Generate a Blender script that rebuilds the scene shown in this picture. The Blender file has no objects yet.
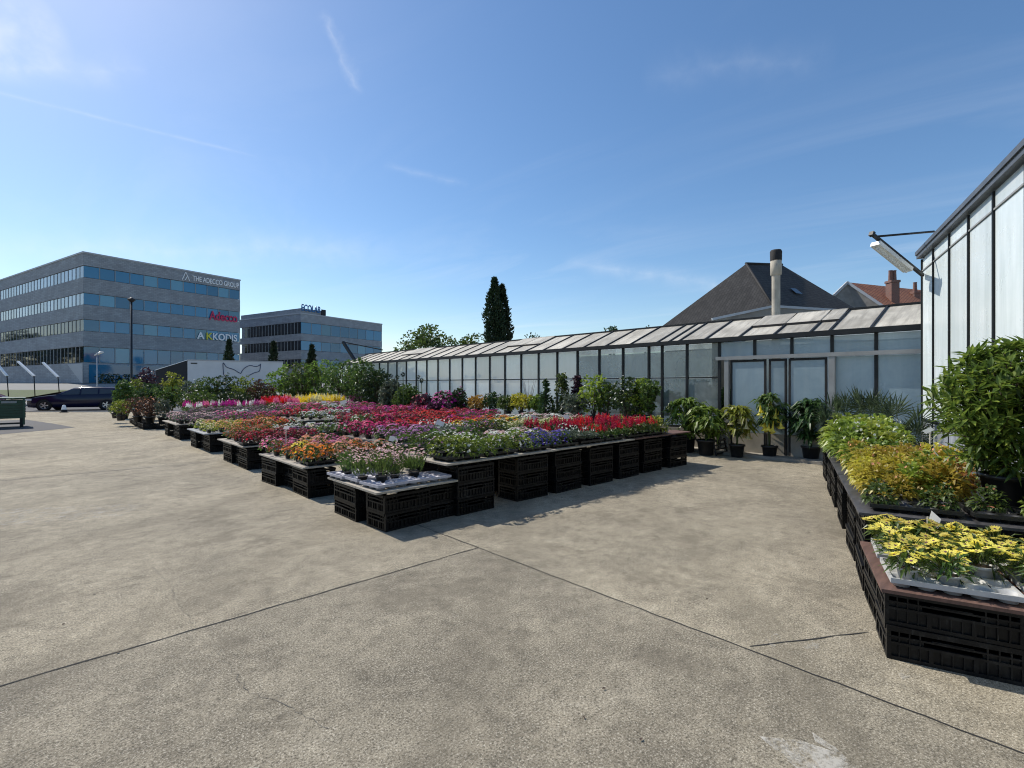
import bpy, math, random
from mathutils import Vector, Matrix
random.seed(11)
sc = bpy.context.scene
COL = sc.collection
R_ = math.radians
YAW = R_(43.17)
HCAM, FPX, HZ = 1.6, 500.0, 384.0
F2 = (math.sin(YAW), math.cos(YAW)); R2 = (math.cos(YAW), -math.sin(YAW))
def cam(lat, d, z=0.0): return Vector((d*F2[0]+lat*R2[0], d*F2[1]+lat*R2[1], z))
def gp(px, py, z=0.0):
    d = (HCAM-z)*FPX/(py-HZ); return cam((px-512)/FPX*d, d, z)
def pd(px, d, z=0.0): return cam((px-512)/FPX*d, d, z)
def cdir(lat, d):
    v = cam(lat, d) ; v.z = 0; return v.normalized()
def U(a, b): return random.uniform(a, b)
ORD = 'first second third fourth fifth sixth seventh eighth ninth tenth eleventh twelfth thirteenth fourteenth fifteenth sixteenth seventeenth eighteenth nineteenth twentieth'.split()
def ordn(k):
    if k < 20: return ORD[k]
    if k < 29: return 'twenty-' + ORD[k-20]
    if k == 29: return 'thirtieth'
    if k < 39: return 'thirty-' + ORD[k-30]
    return 'fortieth' if k == 39 else 'forty-' + ORD[k-40]

# ---------------------------------------------------------------- materials
def nd(nt, t, **kw):
    n = nt.nodes.new(t)
    for k, v in kw.items():
        if k in n.inputs.keys() if hasattr(n.inputs, 'keys') else False: n.inputs[k].default_value = v
        else: setattr(n, k, v)
    return n
def newmat(name):
    m = bpy.data.materials.new(name); m.use_nodes = True
    nt = m.node_tree; nt.nodes.clear()
    out = nt.nodes.new('ShaderNodeOutputMaterial')
    return m, nt, out
def lk(nt, a, b): nt.links.new(a, b)
def mathn(nt, op, a, b=None, clamp=False):
    n = nt.nodes.new('ShaderNodeMath'); n.operation = op; n.use_clamp = clamp
    for i, x in enumerate((a, b)):
        if x is None: continue
        if isinstance(x, (int, float)): n.inputs[i].default_value = x
        else: lk(nt, x, n.inputs[i])
    return n.outputs[0]
def noise(nt, vec, scale, detail=4, rough=.55, dist=0.0):
    n = nt.nodes.new('ShaderNodeTexNoise')
    n.inputs['Scale'].default_value = scale; n.inputs['Detail'].default_value = detail
    n.inputs['Roughness'].default_value = rough; n.inputs['Distortion'].default_value = dist
    if vec is not None: lk(nt, vec, n.inputs['Vector'])
    return n.outputs['Fac']
def ramp(nt, fac, stops):
    n = nt.nodes.new('ShaderNodeValToRGB'); e = n.color_ramp.elements
    while len(e) < len(stops): e.new(.5)
    for i, (p, c) in enumerate(stops):
        e[i].position = p
        e[i].color = (c, c, c, 1) if isinstance(c, (int, float)) else (*c, 1)
    lk(nt, fac, n.inputs['Fac']); return n.outputs['Color']
def mixc(nt, fac, a, b, mode='MIX'):
    n = nt.nodes.new('ShaderNodeMix'); n.data_type = 'RGBA'; n.blend_type = mode
    for i, x in ((0, fac), (6, a), (7, b)):
        if isinstance(x, (int, float)): n.inputs[i].default_value = x
        elif isinstance(x, tuple): n.inputs[i].default_value = (*x[:3], 1)
        else: lk(nt, x, n.inputs[i])
    return n.outputs[2]
def mapping(nt, vec, scale=(1,1,1), rot=(0,0,0)):
    n = nt.nodes.new('ShaderNodeMapping'); n.inputs['Scale'].default_value = scale; n.inputs['Rotation'].default_value = rot
    lk(nt, vec, n.inputs['Vector']); return n.outputs[0]
def bump(nt, h, strength, dist=.01):
    n = nt.nodes.new('ShaderNodeBump'); n.inputs['Strength'].default_value = strength; n.inputs['Distance'].default_value = dist
    lk(nt, h, n.inputs['Height']); return n.outputs[0]
def sc3(c, k): return tuple(min(1, max(0, x*k)) for x in c)

def mat(name, col, rough=.6, var=.18, scale=6.0, metallic=0.0, spec=.5, bmp=0.0, bscale=40.0, rnd=0.0, stretch=(1,1,1)):
    m, nt, out = newmat(name)
    tc = nt.nodes.new('ShaderNodeTexCoord')
    v = mapping(nt, tc.outputs['Object'], stretch)
    f = noise(nt, v, scale, 5)
    c = ramp(nt, f, [(.3, sc3(col, 1-var)), (.7, sc3(col, 1+var))])
    if rnd:
        oi = nt.nodes.new('ShaderNodeObjectInfo')
        h = nt.nodes.new('ShaderNodeHueSaturation')
        lk(nt, c, h.inputs['Color'])
        lk(nt, mathn(nt, 'ADD', mathn(nt, 'MULTIPLY', oi.outputs['Random'], 2*rnd), 1-rnd), h.inputs['Value'])
        c = h.outputs[0]
    p = nt.nodes.new('ShaderNodeBsdfPrincipled')
    lk(nt, c, p.inputs['Base Color'])
    p.inputs['Metallic'].default_value = metallic
    p.inputs['Specular IOR Level'].default_value = spec
    lk(nt, mathn(nt, 'ADD', mathn(nt, 'MULTIPLY', f, .2), rough-.1, True), p.inputs['Roughness'])
    if bmp: lk(nt, bump(nt, noise(nt, tc.outputs['Object'], bscale, 4), bmp), p.inputs['Normal'])
    lk(nt, p.outputs[0], out.inputs[0]); return m

def leafmat(name, col, trans=.35, rough=.40, var=.45, scale=14.0, tint=None, spec=.5, hj=.04):
    """leaf or petal: part of the light passes through it"""
    m, nt, out = newmat(name)
    tc = nt.nodes.new('ShaderNodeTexCoord'); oi = nt.nodes.new('ShaderNodeObjectInfo')
    f = noise(nt, tc.outputs['Object'], scale, 3)
    hi = tint if tint else sc3(col, 1+var)
    c = ramp(nt, f, [(.32, sc3(col, 1-var)), (.5, col), (.72, hi)])
    h = nt.nodes.new('ShaderNodeHueSaturation'); lk(nt, c, h.inputs['Color'])
    lk(nt, mathn(nt, 'ADD', mathn(nt, 'MULTIPLY', oi.outputs['Random'], hj), .5-hj/2), h.inputs['Hue'])
    lk(nt, mathn(nt, 'ADD', mathn(nt, 'MULTIPLY', oi.outputs['Random'], .4), .8), h.inputs['Value'])
    p = nt.nodes.new('ShaderNodeBsdfPrincipled'); lk(nt, h.outputs[0], p.inputs['Base Color'])
    p.inputs['Roughness'].default_value = rough; p.inputs['Specular IOR Level'].default_value = spec
    t = nt.nodes.new('ShaderNodeBsdfTranslucent'); lk(nt, h.outputs[0], t.inputs['Color'])
    mx = nt.nodes.new('ShaderNodeMixShader'); mx.inputs[0].default_value = trans
    lk(nt, p.outputs[0], mx.inputs[1]); lk(nt, t.outputs[0], mx.inputs[2]); lk(nt, mx.outputs[0], out.inputs[0])
    return m

def washglass(name, col, dirt, trans, rough, spec=.5, streak=1.0, coat=0.0, scl=None, clear=0.0):
    """whitewashed / dirty greenhouse glazing"""
    m, nt, out = newmat(name)
    tc = nt.nodes.new('ShaderNodeTexCoord'); oi = nt.nodes.new('ShaderNodeObjectInfo')
    geo = nt.nodes.new('ShaderNodeNewGeometry')
    v = geo.outputs['Position']
    f1 = noise(nt, mapping(nt, v, scl or (5, 5, .5*streak)), 1.0, 6, .65)
    f2 = noise(nt, v, 1.1, 5, .6, .6)
    c = mixc(nt, ramp(nt, f1, [(.42, 0.0), (.72, .75)]), col, dirt)
    c = mixc(nt, ramp(nt, f2, [(.35, 0.0), (.75, .7)]), c, sc3(dirt, 1.1))
    h = nt.nodes.new('ShaderNodeHueSaturation'); lk(nt, c, h.inputs['Color'])
    lk(nt, mathn(nt, 'ADD', mathn(nt, 'MULTIPLY', oi.outputs['Random'], .3), .85), h.inputs['Value'])
    p = nt.nodes.new('ShaderNodeBsdfPrincipled'); lk(nt, h.outputs[0], p.inputs['Base Color'])
    p.inputs['Specular IOR Level'].default_value = spec; p.inputs['Coat Weight'].default_value = coat; p.inputs['Coat IOR'].default_value = 2.3; p.inputs['Coat Roughness'].default_value = .06
    lk(nt, mathn(nt, 'ADD', mathn(nt, 'MULTIPLY', f2, .3), rough, True), p.inputs['Roughness'])
    lk(nt, bump(nt, f2, .08, .05), p.inputs['Normal'])
    t = nt.nodes.new('ShaderNodeBsdfTranslucent'); lk(nt, h.outputs[0], t.inputs['Color'])
    mx = nt.nodes.new('ShaderNodeMixShader'); mx.inputs[0].default_value = trans
    lk(nt, p.outputs[0], mx.inputs[1]); lk(nt, t.outputs[0], mx.inputs[2])
    if clear:
        tr = nt.nodes.new('ShaderNodeBsdfTransparent'); tr.inputs[0].default_value = (.85, .92, .90, 1); m2 = nt.nodes.new('ShaderNodeMixShader')
        lk(nt, ramp(nt, f2, [(.35, clear*1.4), (.65, clear*.5)]), m2.inputs[0]); lk(nt, mx.outputs[0], m2.inputs[1]); lk(nt, tr.outputs[0], m2.inputs[2]); lk(nt, m2.outputs[0], out.inputs[0])
    else: lk(nt, mx.outputs[0], out.inputs[0])
    return m

def concrete():
    m, nt, out = newmat('yard concrete')
    tc = nt.nodes.new('ShaderNodeTexCoord'); v = tc.outputs['Object']
    big = noise(nt, v, .33, 6, .62, .5)
    mid = noise(nt, v, 1.5, 8, .74, .5)
    fine = noise(nt, v, 17, 7, .76)
    grit = noise(nt, v, 70, 5, .8)
    peb = noise(nt, v, 105, 2, .75)
    c = ramp(nt, big, [(.28, (.222, .200, .158)), (.45, (.300, .270, .212)), (.58, (.345, .310, .243)), (.75, (.385, .345, .27))])
    c = mixc(nt, ramp(nt, mid, [(.34, .75), (.53, 0.0)]), c, (.185, .166, .132))
    c = mixc(nt, ramp(nt, mid, [(.56, 0.0), (.72, .7)]), c, (.48, .44, .355))
    c = mixc(nt, 1.0, c, ramp(nt, fine, [(.30, .56), (.46, .96), (.56, 1.0), (.72, 1.38)]), 'MULTIPLY')
    c = mixc(nt, ramp(nt, grit, [(.38, .9), (.47, 0.0)]), c, (.085, .077, .062))
    c = mixc(nt, ramp(nt, grit, [(.54, 0.0), (.66, .85)]), c, (.58, .54, .46))
    c = mixc(nt, ramp(nt, peb, [(.36, .75), (.45, 0.0)]), c, (.075, .068, .056))
    c = mixc(nt, ramp(nt, peb, [(.58, 0.0), (.67, .7)]), c, (.70, .665, .59))
    wob = mathn(nt, 'ADD', noise(nt, v, 1.1, 4, .6, .4), mathn(nt, 'MULTIPLY', fine, .20))
    c = mixc(nt, ramp(nt, wob, [(.44, .5), (.53, 0.0)]), c, (.16, .143, .114))
    c = mixc(nt, 1.0, c, ramp(nt, noise(nt, v, 6.5, 6, .8), [(.32, .70), (.5, 1.0), (.68, 1.22)]), 'MULTIPLY')
    spot = noise(nt, v, 5.5, 3, .55, .3)
    c = mixc(nt, ramp(nt, spot, [(.24, .7), (.29, 0.0)]), c, (.09, .082, .068))
    # tyre sweeps: long soft bands that bend a little
    wv = nt.nodes.new('ShaderNodeTexWave'); wv.inputs['Scale'].default_value = .16; wv.inputs['Distortion'].default_value = 5; wv.inputs['Detail'].default_value = 4; wv.inputs['Detail Scale'].default_value = .7
    lk(nt, mapping(nt, v, (1, 1, 1), (0, 0, .9)), wv.inputs['Vector'])
    c = mixc(nt, ramp(nt, wv.outputs['Fac'], [(.90, 0.0), (1.0, .28)]), c, (.17, .152, .12))
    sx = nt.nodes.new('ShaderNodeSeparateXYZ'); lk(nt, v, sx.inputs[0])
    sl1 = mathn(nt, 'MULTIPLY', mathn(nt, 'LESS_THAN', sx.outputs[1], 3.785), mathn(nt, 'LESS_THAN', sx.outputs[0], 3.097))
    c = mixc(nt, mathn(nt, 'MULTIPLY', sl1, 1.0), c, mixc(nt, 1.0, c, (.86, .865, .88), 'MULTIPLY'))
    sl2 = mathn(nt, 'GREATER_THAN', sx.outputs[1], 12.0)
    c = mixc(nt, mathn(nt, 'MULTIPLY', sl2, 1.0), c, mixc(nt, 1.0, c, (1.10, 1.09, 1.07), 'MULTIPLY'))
    c = mixc(nt, 1.0, c, (1.0, .965, .885), 'MULTIPLY')
    p = nt.nodes.new('ShaderNodeBsdfPrincipled'); lk(nt, c, p.inputs['Base Color'])
    p.inputs['Roughness'].default_value = .9; p.inputs['Specular IOR Level'].default_value = .2
    hh = mathn(nt, 'ADD', mathn(nt, 'MULTIPLY', fine, .2), mathn(nt, 'MULTIPLY', grit, .5))
    lk(nt, bump(nt, hh, .6, .008), p.inputs['Normal'])
    lk(nt, p.outputs[0], out.inputs[0]); return m

def wornpaint(name, col, lo=.41, hi=.53, amt=.7):
    m, nt, out = newmat(name)
    tc = nt.nodes.new('ShaderNodeTexCoord'); v = tc.outputs['Object']
    f = noise(nt, v, 7, 6, .75); g = noise(nt, v, 60, 3, .7)
    p = nt.nodes.new('ShaderNodeBsdfPrincipled'); p.inputs['Base Color'].default_value = (*col, 1); p.inputs['Roughness'].default_value = .8
    tr = nt.nodes.new('ShaderNodeBsdfTransparent'); mx = nt.nodes.new('ShaderNodeMixShader')
    lk(nt, ramp(nt, mathn(nt, 'ADD', mathn(nt, 'MULTIPLY', f, .7), mathn(nt, 'MULTIPLY', g, .3)), [(lo, 0.0), (hi, amt)]), mx.inputs[0])
    lk(nt, tr.outputs[0], mx.inputs[1]); lk(nt, p.outputs[0], mx.inputs[2]); lk(nt, mx.outputs[0], out.inputs[0]); return m

def brickmat(name, c1, c2, mortar, scale, rough=.85, bw=.5, rh=.25, rot=(R_(90), 0, 0)):
    m, nt, out = newmat(name)
    tc = nt.nodes.new('ShaderNodeTexCoord')
    b = nt.nodes.new('ShaderNodeTexBrick'); lk(nt, mapping(nt, tc.outputs['Object'], (1,1,1), rot), b.inputs['Vector'])
    b.inputs['Color1'].default_value = (*c1, 1); b.inputs['Color2'].default_value = (*c2, 1); b.inputs['Mortar'].default_value = (*mortar, 1)
    b.inputs['Scale'].default_value = scale; b.inputs['Mortar Size'].default_value = .02; b.inputs['Brick Width'].default_value = bw; b.inputs['Row Height'].default_value = rh
    f = noise(nt, tc.outputs['Object'], .8, 5)
    c = mixc(nt, ramp(nt, f, [(.35, .35), (.65, 0.0)]), b.outputs['Color'], sc3(mortar, .7))
    p = nt.nodes.new('ShaderNodeBsdfPrincipled'); lk(nt, c, p.inputs['Base Color']); p.inputs['Roughness'].default_value = rough
    lk(nt, bump(nt, b.outputs['Fac'], -.3, .02), p.inputs['Normal'])
    lk(nt, p.outputs[0], out.inputs[0]); return m

def glass_tint(name, col, rough=.08, spec=.8, coat=0.0, rnd=.35):
    m, nt, out = newmat(name)
    oi = nt.nodes.new('ShaderNodeObjectInfo'); tc = nt.nodes.new('ShaderNodeTexCoord')
    h = nt.nodes.new('ShaderNodeHueSaturation'); h.inputs['Color'].default_value = (*col, 1)
    lk(nt, mathn(nt, 'ADD', mathn(nt, 'MULTIPLY', oi.outputs['Random'], 2*rnd), 1-rnd), h.inputs['Value'])
    p = nt.nodes.new('ShaderNodeBsdfPrincipled'); lk(nt, h.outputs[0], p.inputs['Base Color'])
    p.inputs['Roughness'].default_value = rough; p.inputs['Specular IOR Level'].default_value = spec
    lk(nt, bump(nt, noise(nt, tc.outputs['Object'], .6, 2), .05, .05), p.inputs['Normal'])
    lk(nt, p.outputs[0], out.inputs[0]); return m

def dusty(name, col, rough=.4, var=.3, scale=8, spec=.3, rnd=.4):
    m, nt, out = newmat(name)
    tc = nt.nodes.new('ShaderNodeTexCoord'); oi = nt.nodes.new('ShaderNodeObjectInfo')
    ad = nt.nodes.new('ShaderNodeVectorMath'); ad.operation = 'ADD'; lk(nt, tc.outputs['Object'], ad.inputs[0])
    cbx = nt.nodes.new('ShaderNodeCombineXYZ'); lk(nt, mathn(nt, 'MULTIPLY', oi.outputs['Random'], 37), cbx.inputs[0]); lk(nt, cbx.outputs[0], ad.inputs[1])
    f = noise(nt, ad.outputs[0], scale, 6, .7); g = noise(nt, mapping(nt, ad.outputs[0], (60, 60, 9)), 1, 4, .7)
    c = ramp(nt, f, [(.35, sc3(col, .7)), (.55, col), (.78, (.03, .028, .025))])
    c = mixc(nt, ramp(nt, g, [(.62, 0.0), (.74, .7)]), c, (.055, .053, .05))
    h = nt.nodes.new('ShaderNodeHueSaturation'); lk(nt, c, h.inputs['Color']); lk(nt, mathn(nt, 'ADD', mathn(nt, 'MULTIPLY', oi.outputs['Random'], 2*rnd), 1-rnd), h.inputs['Value'])
    p = nt.nodes.new('ShaderNodeBsdfPrincipled'); lk(nt, h.outputs[0], p.inputs['Base Color']); p.inputs['Specular IOR Level'].default_value = spec
    lk(nt, mathn(nt, 'ADD', mathn(nt, 'MULTIPLY', f, .3), rough-.15, True), p.inputs['Roughness'])
    lk(nt, p.outputs[0], out.inputs[0]); return m

MT = {}
MT['concrete'] = concrete()
MT['joint'] = mat('joint filler', (.03, .028, .025), .9)
MT['crack'] = mat('hairline crack', (.12, .108, .09), .9)
MT['faint'] = wornpaint('faint pale scuff', (.52, .49, .42), .50, .62, .55)
MT['worn'] = wornpaint('worn white paint', (.60, .57, .50), .42, .56, .6)
MT['darkground'] = mat('dark ground patch', (.055, .053, .055), .85, bmp=.3)
MT['asphalt'] = mat('asphalt', (.07, .07, .072), .9, .2, 3, bmp=.3)
MT['kerb'] = mat('kerb stone', (.36, .35, .33), .85, .2, 3)
MT['grass'] = mat('mown grass', (.06, .085, .025), .9, .35, 2.5, bmp=.5)
MT['plateau'] = mat('pale paving', (.22, .22, .21), .9, .15, .5)
MT['blackplastic'] = dusty('black crate plastic', (.006, .006, .0065), .42, .3, 8, spec=.22, rnd=.4)
MT['pot'] = mat('black pot plastic', (.013, .013, .013), .42, .3, 8)
MT['terra'] = mat('terracotta', (.30, .10, .05), .8, .2, 20)
MT['tray'] = mat('lavender grey tray', (.40, .39, .43), .5, .12, 12)
MT['traywhite'] = mat('white tray plastic', (.46, .46, .45), .42, .10, 12)
MT['board'] = mat('weathered board', (.36, .32, .26), .8, .35, 5, bmp=.3, stretch=(1, 6, 1))
MT['boardred'] = mat('reddish wet plywood', (.12, .066, .05), .75, .3, 5, bmp=.3, stretch=(1, 6, 1))
MT['boardgrey'] = mat('grey plastic board', (.30, .31, .32), .6, .25, 5, bmp=.2)
MT['boarddark'] = mat('dark wet board', (.055, .053, .055), .55, .5, 4, bmp=.2, stretch=(1, 5, 1))
MT['card'] = leafmat('white price card', (.88, .88, .86), .7, .5, .03, 3, hj=0.0)
MT['stick'] = mat('pale stick', (.62, .56, .45), .7, .1)
MT['soil'] = mat('potting soil', (.03, .02, .014), .95, .3, 60)
MT['stem'] = mat('green stem', (.06, .09, .03), .7)
MT['bark'] = mat('bark', (.085, .06, .042), .9, .3, 14, bmp=.5)
MT['steel'] = mat('dark grey steel', (.014, .016, .017), .5, .2, 5, spec=.3)
MT['alu'] = mat('dull aluminium', (.42, .42, .42), .45, .15, 4, metallic=.4)
MT['whitepost'] = mat('grey painted post', (.27, .275, .27), .6, .12, 5)
MT['glasswhite'] = washglass('whitewash and painted sky glazing', (.88, .95, .96), (.76, .85, .85), .50, .10, spec=1.0, coat=1.0)  # bright sky reflection put into the pale colour, on top of whitewash
MT['glassclear'] = washglass('dusty dark glazing', (.15, .18, .185), (.31, .34, .325), .15, .06, spec=.9, clear=.38)
MT['glassblue'] = washglass('blue grey glazing', (.24, .335, .40), (.33, .41, .455), .2, .08, spec=.8, clear=.12)  # blue-grey sky reflection put into the glass colour
MT['glassroof'] = washglass('limewashed dirty roof glazing', (.88, .84, .74), (.36, .335, .28), .42, .45, scl=(.9, 9, 1.5))
MT['glasspale'] = washglass('frosted polycarbonate', (.82, .88, .88), (.54, .61, .60), .15, .14, spec=.7)
MT['plinth'] = mat('concrete plinth', (.30, .275, .23), .9, .25, 3, bmp=.3)
MT['gutter'] = mat('zinc gutter', (.10, .11, .125), .5, .2, 4, metallic=.2)
MT['corr'] = mat('galvanised sheet', (.46, .48, .50), .4, .2, 3, metallic=.5, stretch=(6, 6, .6))
MT['slate'] = brickmat('slate roof', (.040, .038, .036), (.066, .062, .058), (.016, .016, .016), 2.0, .95, .5, .3, (0, 0, 0))
MT['redtile'] = brickmat('red roof tile', (.64, .25, .12), (.52, .18, .085), (.12, .05, .035), 2.2, .85, .4, .3, (0, 0, 0))
MT['brick'] = brickmat('red brick', (.22, .085, .06), (.16, .065, .05), (.22, .19, .17), 4.0)
MT['greywall'] = mat('grey roughcast', (.24, .225, .20), .9, .25, 2, bmp=.4)
MT['cladding'] = brickmat('grey stone cladding', (.36, .39, .42), (.28, .30, .325), (.21, .22, .235), 1.3, .8, .6, .3)
MT['cladtrim'] = mat('pale coping', (.40, .42, .44), .6, .1)
MT['winblue'] = glass_tint('blue sun glass', (.02, .165, .31), .05, .8, rnd=.3)
MT['winpale'] = glass_tint('blue glass with blind', (.10, .26, .36), .1, .7, rnd=.3)
MT['windark'] = glass_tint('dark office glass', (.018, .022, .028), .05, .28)
MT['winlight'] = glass_tint('pale reflective office glass', (.30, .38, .45), .05, 1.0)
MT['frame'] = mat('grey window frame', (.26, .29, .31), .5)
MT['signwhite'] = mat('white sign letters', (.85, .87, .88), .5, .03)
MT['signred'] = mat('magenta red sign letters', (.55, .02, .10), .5, .05)
MT['signlime'] = mat('lime yellow sign letter', (.65, .60, .05), .5, .05)
MT['signblue'] = mat('blue sign letters', (.02, .13, .32), .5, .05)
MT['truckwhite'] = mat('white truck body', (.60, .62, .64), .5, .06, 1)
MT['truckline'] = mat('dark blue emblem line', (.01, .03, .10), .5)
MT['tarp'] = mat('dark tarpaulin', (.02, .022, .026), .7)
MT['carblue'] = mat('midnight blue car paint', (.006, .008, .035), .16, .1, 2, spec=.4)
MT['carred'] = mat('dark red van paint', (.12, .012, .012), .25, .1, 2, spec=.8)
MT['carglass'] = glass_tint('car glass', (.03, .035, .04), .04, 1.0, rnd=.05)
MT['lampglass'] = mat('headlamp glass', (.7, .72, .75), .15, .05)
MT['taillight'] = mat('tail lamp', (.35, .01, .01), .25)
MT['rubber'] = mat('tyre rubber', (.015, .015, .015), .85)
MT['rim'] = mat('alloy rim', (.55, .56, .58), .3, .1, metallic=.8)
MT['greencrate'] = mat('dark green crate plastic', (.012, .055, .028), .45, .3, 5)
MT['blackpole'] = mat('black lamp pole', (.012, .012, .014), .5)
MT['concpipe'] = mat('weathered pipe', (.40, .36, .29), .8, .25, 3, bmp=.3)
MT['black'] = mat('sooty black', (.015, .014, .014), .8)
MT['tubewhite'] = mat('white lamp housing', (.68, .68, .65), .4, .08)
MT['hedge'] = leafmat('clipped hedge leaf', (.03, .055, .015), .2)

LEAF = {
 'fresh': leafmat('fresh green leaf', (.145, .215, .034), .45, tint=(.30, .38, .06)),
 'mid': leafmat('mid green leaf', (.075, .125, .028), .40, tint=(.17, .23, .045)),
 'dark': leafmat('dark green leaf', (.032, .066, .018), .30, tint=(.085, .14, .03)),
 'gloss': leafmat('glossy evergreen leaf', (.11, .175, .03), .50, .42, tint=(.36, .42, .07), spec=.4),
 'lime': leafmat('lime yellow leaf', (.24, .31, .04), .42, tint=(.45, .46, .07)),
 'gold': leafmat('golden leaf', (.42, .34, .04), .45, tint=(.58, .52, .08)),
 'amber': leafmat('amber leaf', (.34, .15, .035), .40, tint=(.48, .32, .06)),
 'bronze': leafmat('bronze leaf', (.075, .045, .028), .35, tint=(.20, .09, .045)),
 'grey': leafmat('grey green leaf', (.10, .13, .085), .30, tint=(.20, .24, .16)),
 'purple': leafmat('purple leaf', (.05, .020, .035), .30, tint=(.11, .035, .07)),
 'palm': leafmat('palm leaf', (.060, .10, .045), .30, .5, tint=(.14, .20, .09)),
 'conifer': leafmat('conifer spray', (.014, .034, .012), .15, .7, tint=(.035, .065, .02)),
}
FC = {
 'pink': (.72, .20, .36), 'hot pink': (.68, .04, .20), 'magenta': (.50, .03, .28), 'red': (.62, .015, .025), 'crimson': (.40, .012, .05),
 'orange': (.78, .20, .025), 'peach': (.78, .36, .20), 'yellow': (.82, .62, .045), 'pale yellow': (.92, .78, .16), 'white': (.80, .80, .74), 'lilac': (.48, .20, .42),
 'purple': (.20, .05, .20), 'blue': (.085, .06, .40), 'rust': (.40, .10, .035), 'cream': (.74, .68, .38), 'pale pink': (.76, .50, .50), 'dusky': (.26, .13, .20),
}
PETAL = {k: leafmat(k + ' petal', v, .48, .6, .28, 20, hj=.014) for k, v in FC.items()}
MT['eye'] = mat('flower eye', (.10, .03, .05), .8)
MT['eyeyellow'] = mat('yellow flower eye', (.6, .4, .04), .8)

# ---------------------------------------------------------------- mesh builder
class MB:
    def __init__(s): s.v = []; s.f = []; s.m = []; s.s = []; s.M = None; s.mi = 0; s.sm = False
    def pt(s, p):
        p = Vector(p)
        if s.M is not None: p = s.M @ p
        s.v.append(p); return len(s.v)-1
    def face(s, idx): s.f.append(idx); s.m.append(s.mi); s.s.append(s.sm)
    def poly(s, pts): s.face([s.pt(p) for p in pts])
    def box(s, x0, x1, y0, y1, z0, z1):
        i = [s.pt(p) for p in ((x0,y0,z0),(x1,y0,z0),(x1,y1,z0),(x0,y1,z0),(x0,y0,z1),(x1,y0,z1),(x1,y1,z1),(x0,y1,z1))]
        for q in ((0,3,2,1),(4,5,6,7),(0,1,5,4),(1,2,6,5),(2,3,7,6),(3,0,4,7)): s.face([i[k] for k in q])
    def bar(s, a, b, w, h=None, up=Vector((0,0,1))):
        a = Vector(a); b = Vector(b); h = h or w; d = (b-a).normalized()
        if abs(d.dot(up)) > .98: up = Vector((1,0,0))
        x = d.cross(up).normalized()*w/2; y = x.cross(d).normalized()*h/2
        i = [s.pt(p) for p in (a-x-y, a+x-y, a+x+y, a-x+y, b-x-y, b+x-y, b+x+y, b-x+y)]
        for q in ((0,3,2,1),(4,5,6,7),(0,1,5,4),(1,2,6,5),(2,3,7,6),(3,0,4,7)): s.face([i[k] for k in q])
    def tube(s, path, rad, n=6, cap=True):
        path = [Vector(p) for p in path]
        if not isinstance(rad, (list, tuple)): rad = [rad]*len(path)
        rings = []; om = s.sm; s.sm = True
        for k, p in enumerate(path):
            d = (path[min(k+1, len(path)-1)]-path[max(k-1, 0)]).normalized()
            up = Vector((0,0,1)) if abs(d.z) < .95 else Vector((1,0,0))
            x = d.cross(up).normalized(); y = x.cross(d)
            rings.append([s.pt(p+(x*math.cos(2*math.pi*j/n)+y*math.sin(2*math.pi*j/n))*rad[k]) for j in range(n)])
        for a, b in zip(rings, rings[1:]):
            for j in range(n): s.face([a[j], a[(j+1)%n], b[(j+1)%n], b[j]])
        s.sm = False
        if cap: s.face(rings[0][::-1]); s.face(rings[-1])
        s.sm = om
    def lathe(s, prof, c=(0,0,0), n=16, smooth=True):
        c = Vector(c); om = s.sm; s.sm = smooth
        rings = [[s.pt(c+Vector((r*math.cos(2*math.pi*j/n), r*math.sin(2*math.pi*j/n), z))) for j in range(n)] for r, z in prof]
        for a, b in zip(rings, rings[1:]):
            for j in range(n): s.face([a[j], a[(j+1)%n], b[(j+1)%n], b[j]])
        s.sm = om
    def leaf(s, p, d, L, W, fold=.25, bend=.25):
        """a folded, slightly bent blade from p along d"""
        d = Vector(d).normalized(); p = Vector(p)
        side = d.cross(Vector((U(-.4,.4), U(-.4,.4), 1)))
        if side.length < 1e-3: side = Vector((1,0,0))
        side.normalize(); nor = side.cross(d)
        mid = p + d*L*.45; tip = p + d*L - Vector((0,0,1))*L*bend
        a = s.pt(p); b = s.pt(mid+side*W/2+nor*W*fold); t = s.pt(tip); c = s.pt(mid-side*W/2+nor*W*fold); m = s.pt(mid)
        s.face([a, m, b]); s.face([b, m, t]); s.face([a, c, m]); s.face([c, t, m])
    def leaf2(s, p, d, L, W, bend=.25):
        """two triangles only, for far foliage"""
        d = Vector(d).normalized(); p = Vector(p)
        side = d.cross(Vector((U(-1,1), U(-1,1), U(-1,1))))
        if side.length < 1e-3: side = Vector((1,0,0))
        side.normalize()
        s.face([s.pt(p), s.pt(p+d*L*.5+side*W/2), s.pt(p+d*L-Vector((0,0,bend*L))), s.pt(p+d*L*.5-side*W/2)])
    def bloom(s, p, n, r, k=6, cup=.25, mi=0, eye=None, eyer=.25):
        n = Vector(n).normalized(); p = Vector(p)
        x = n.orthogonal().normalized(); y = n.cross(x); a0 = U(0, 6.28); s.mi = mi
        c = s.pt(p)
        for j in range(k):
            a = a0+2*math.pi*j/k; h = math.pi/k*.92
            def q(ang, rr, up): return s.pt(p+(x*math.cos(ang)+y*math.sin(ang))*rr+n*up)
            rr = r*U(.88, 1.08); cu = cup*r*U(.5, 1.3)
            s.face([c, q(a-h, rr*.72, cu*.6), q(a, rr, cu), q(a+h, rr*.72, cu*.6)])
        if eye is not None:
            s.mi = eye
            s.face([s.pt(p+(x*math.cos(j*math.pi/3)+y*math.sin(j*math.pi/3))*r*eyer+n*r*.08) for j in range(6)])
        s.mi = mi
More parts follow.
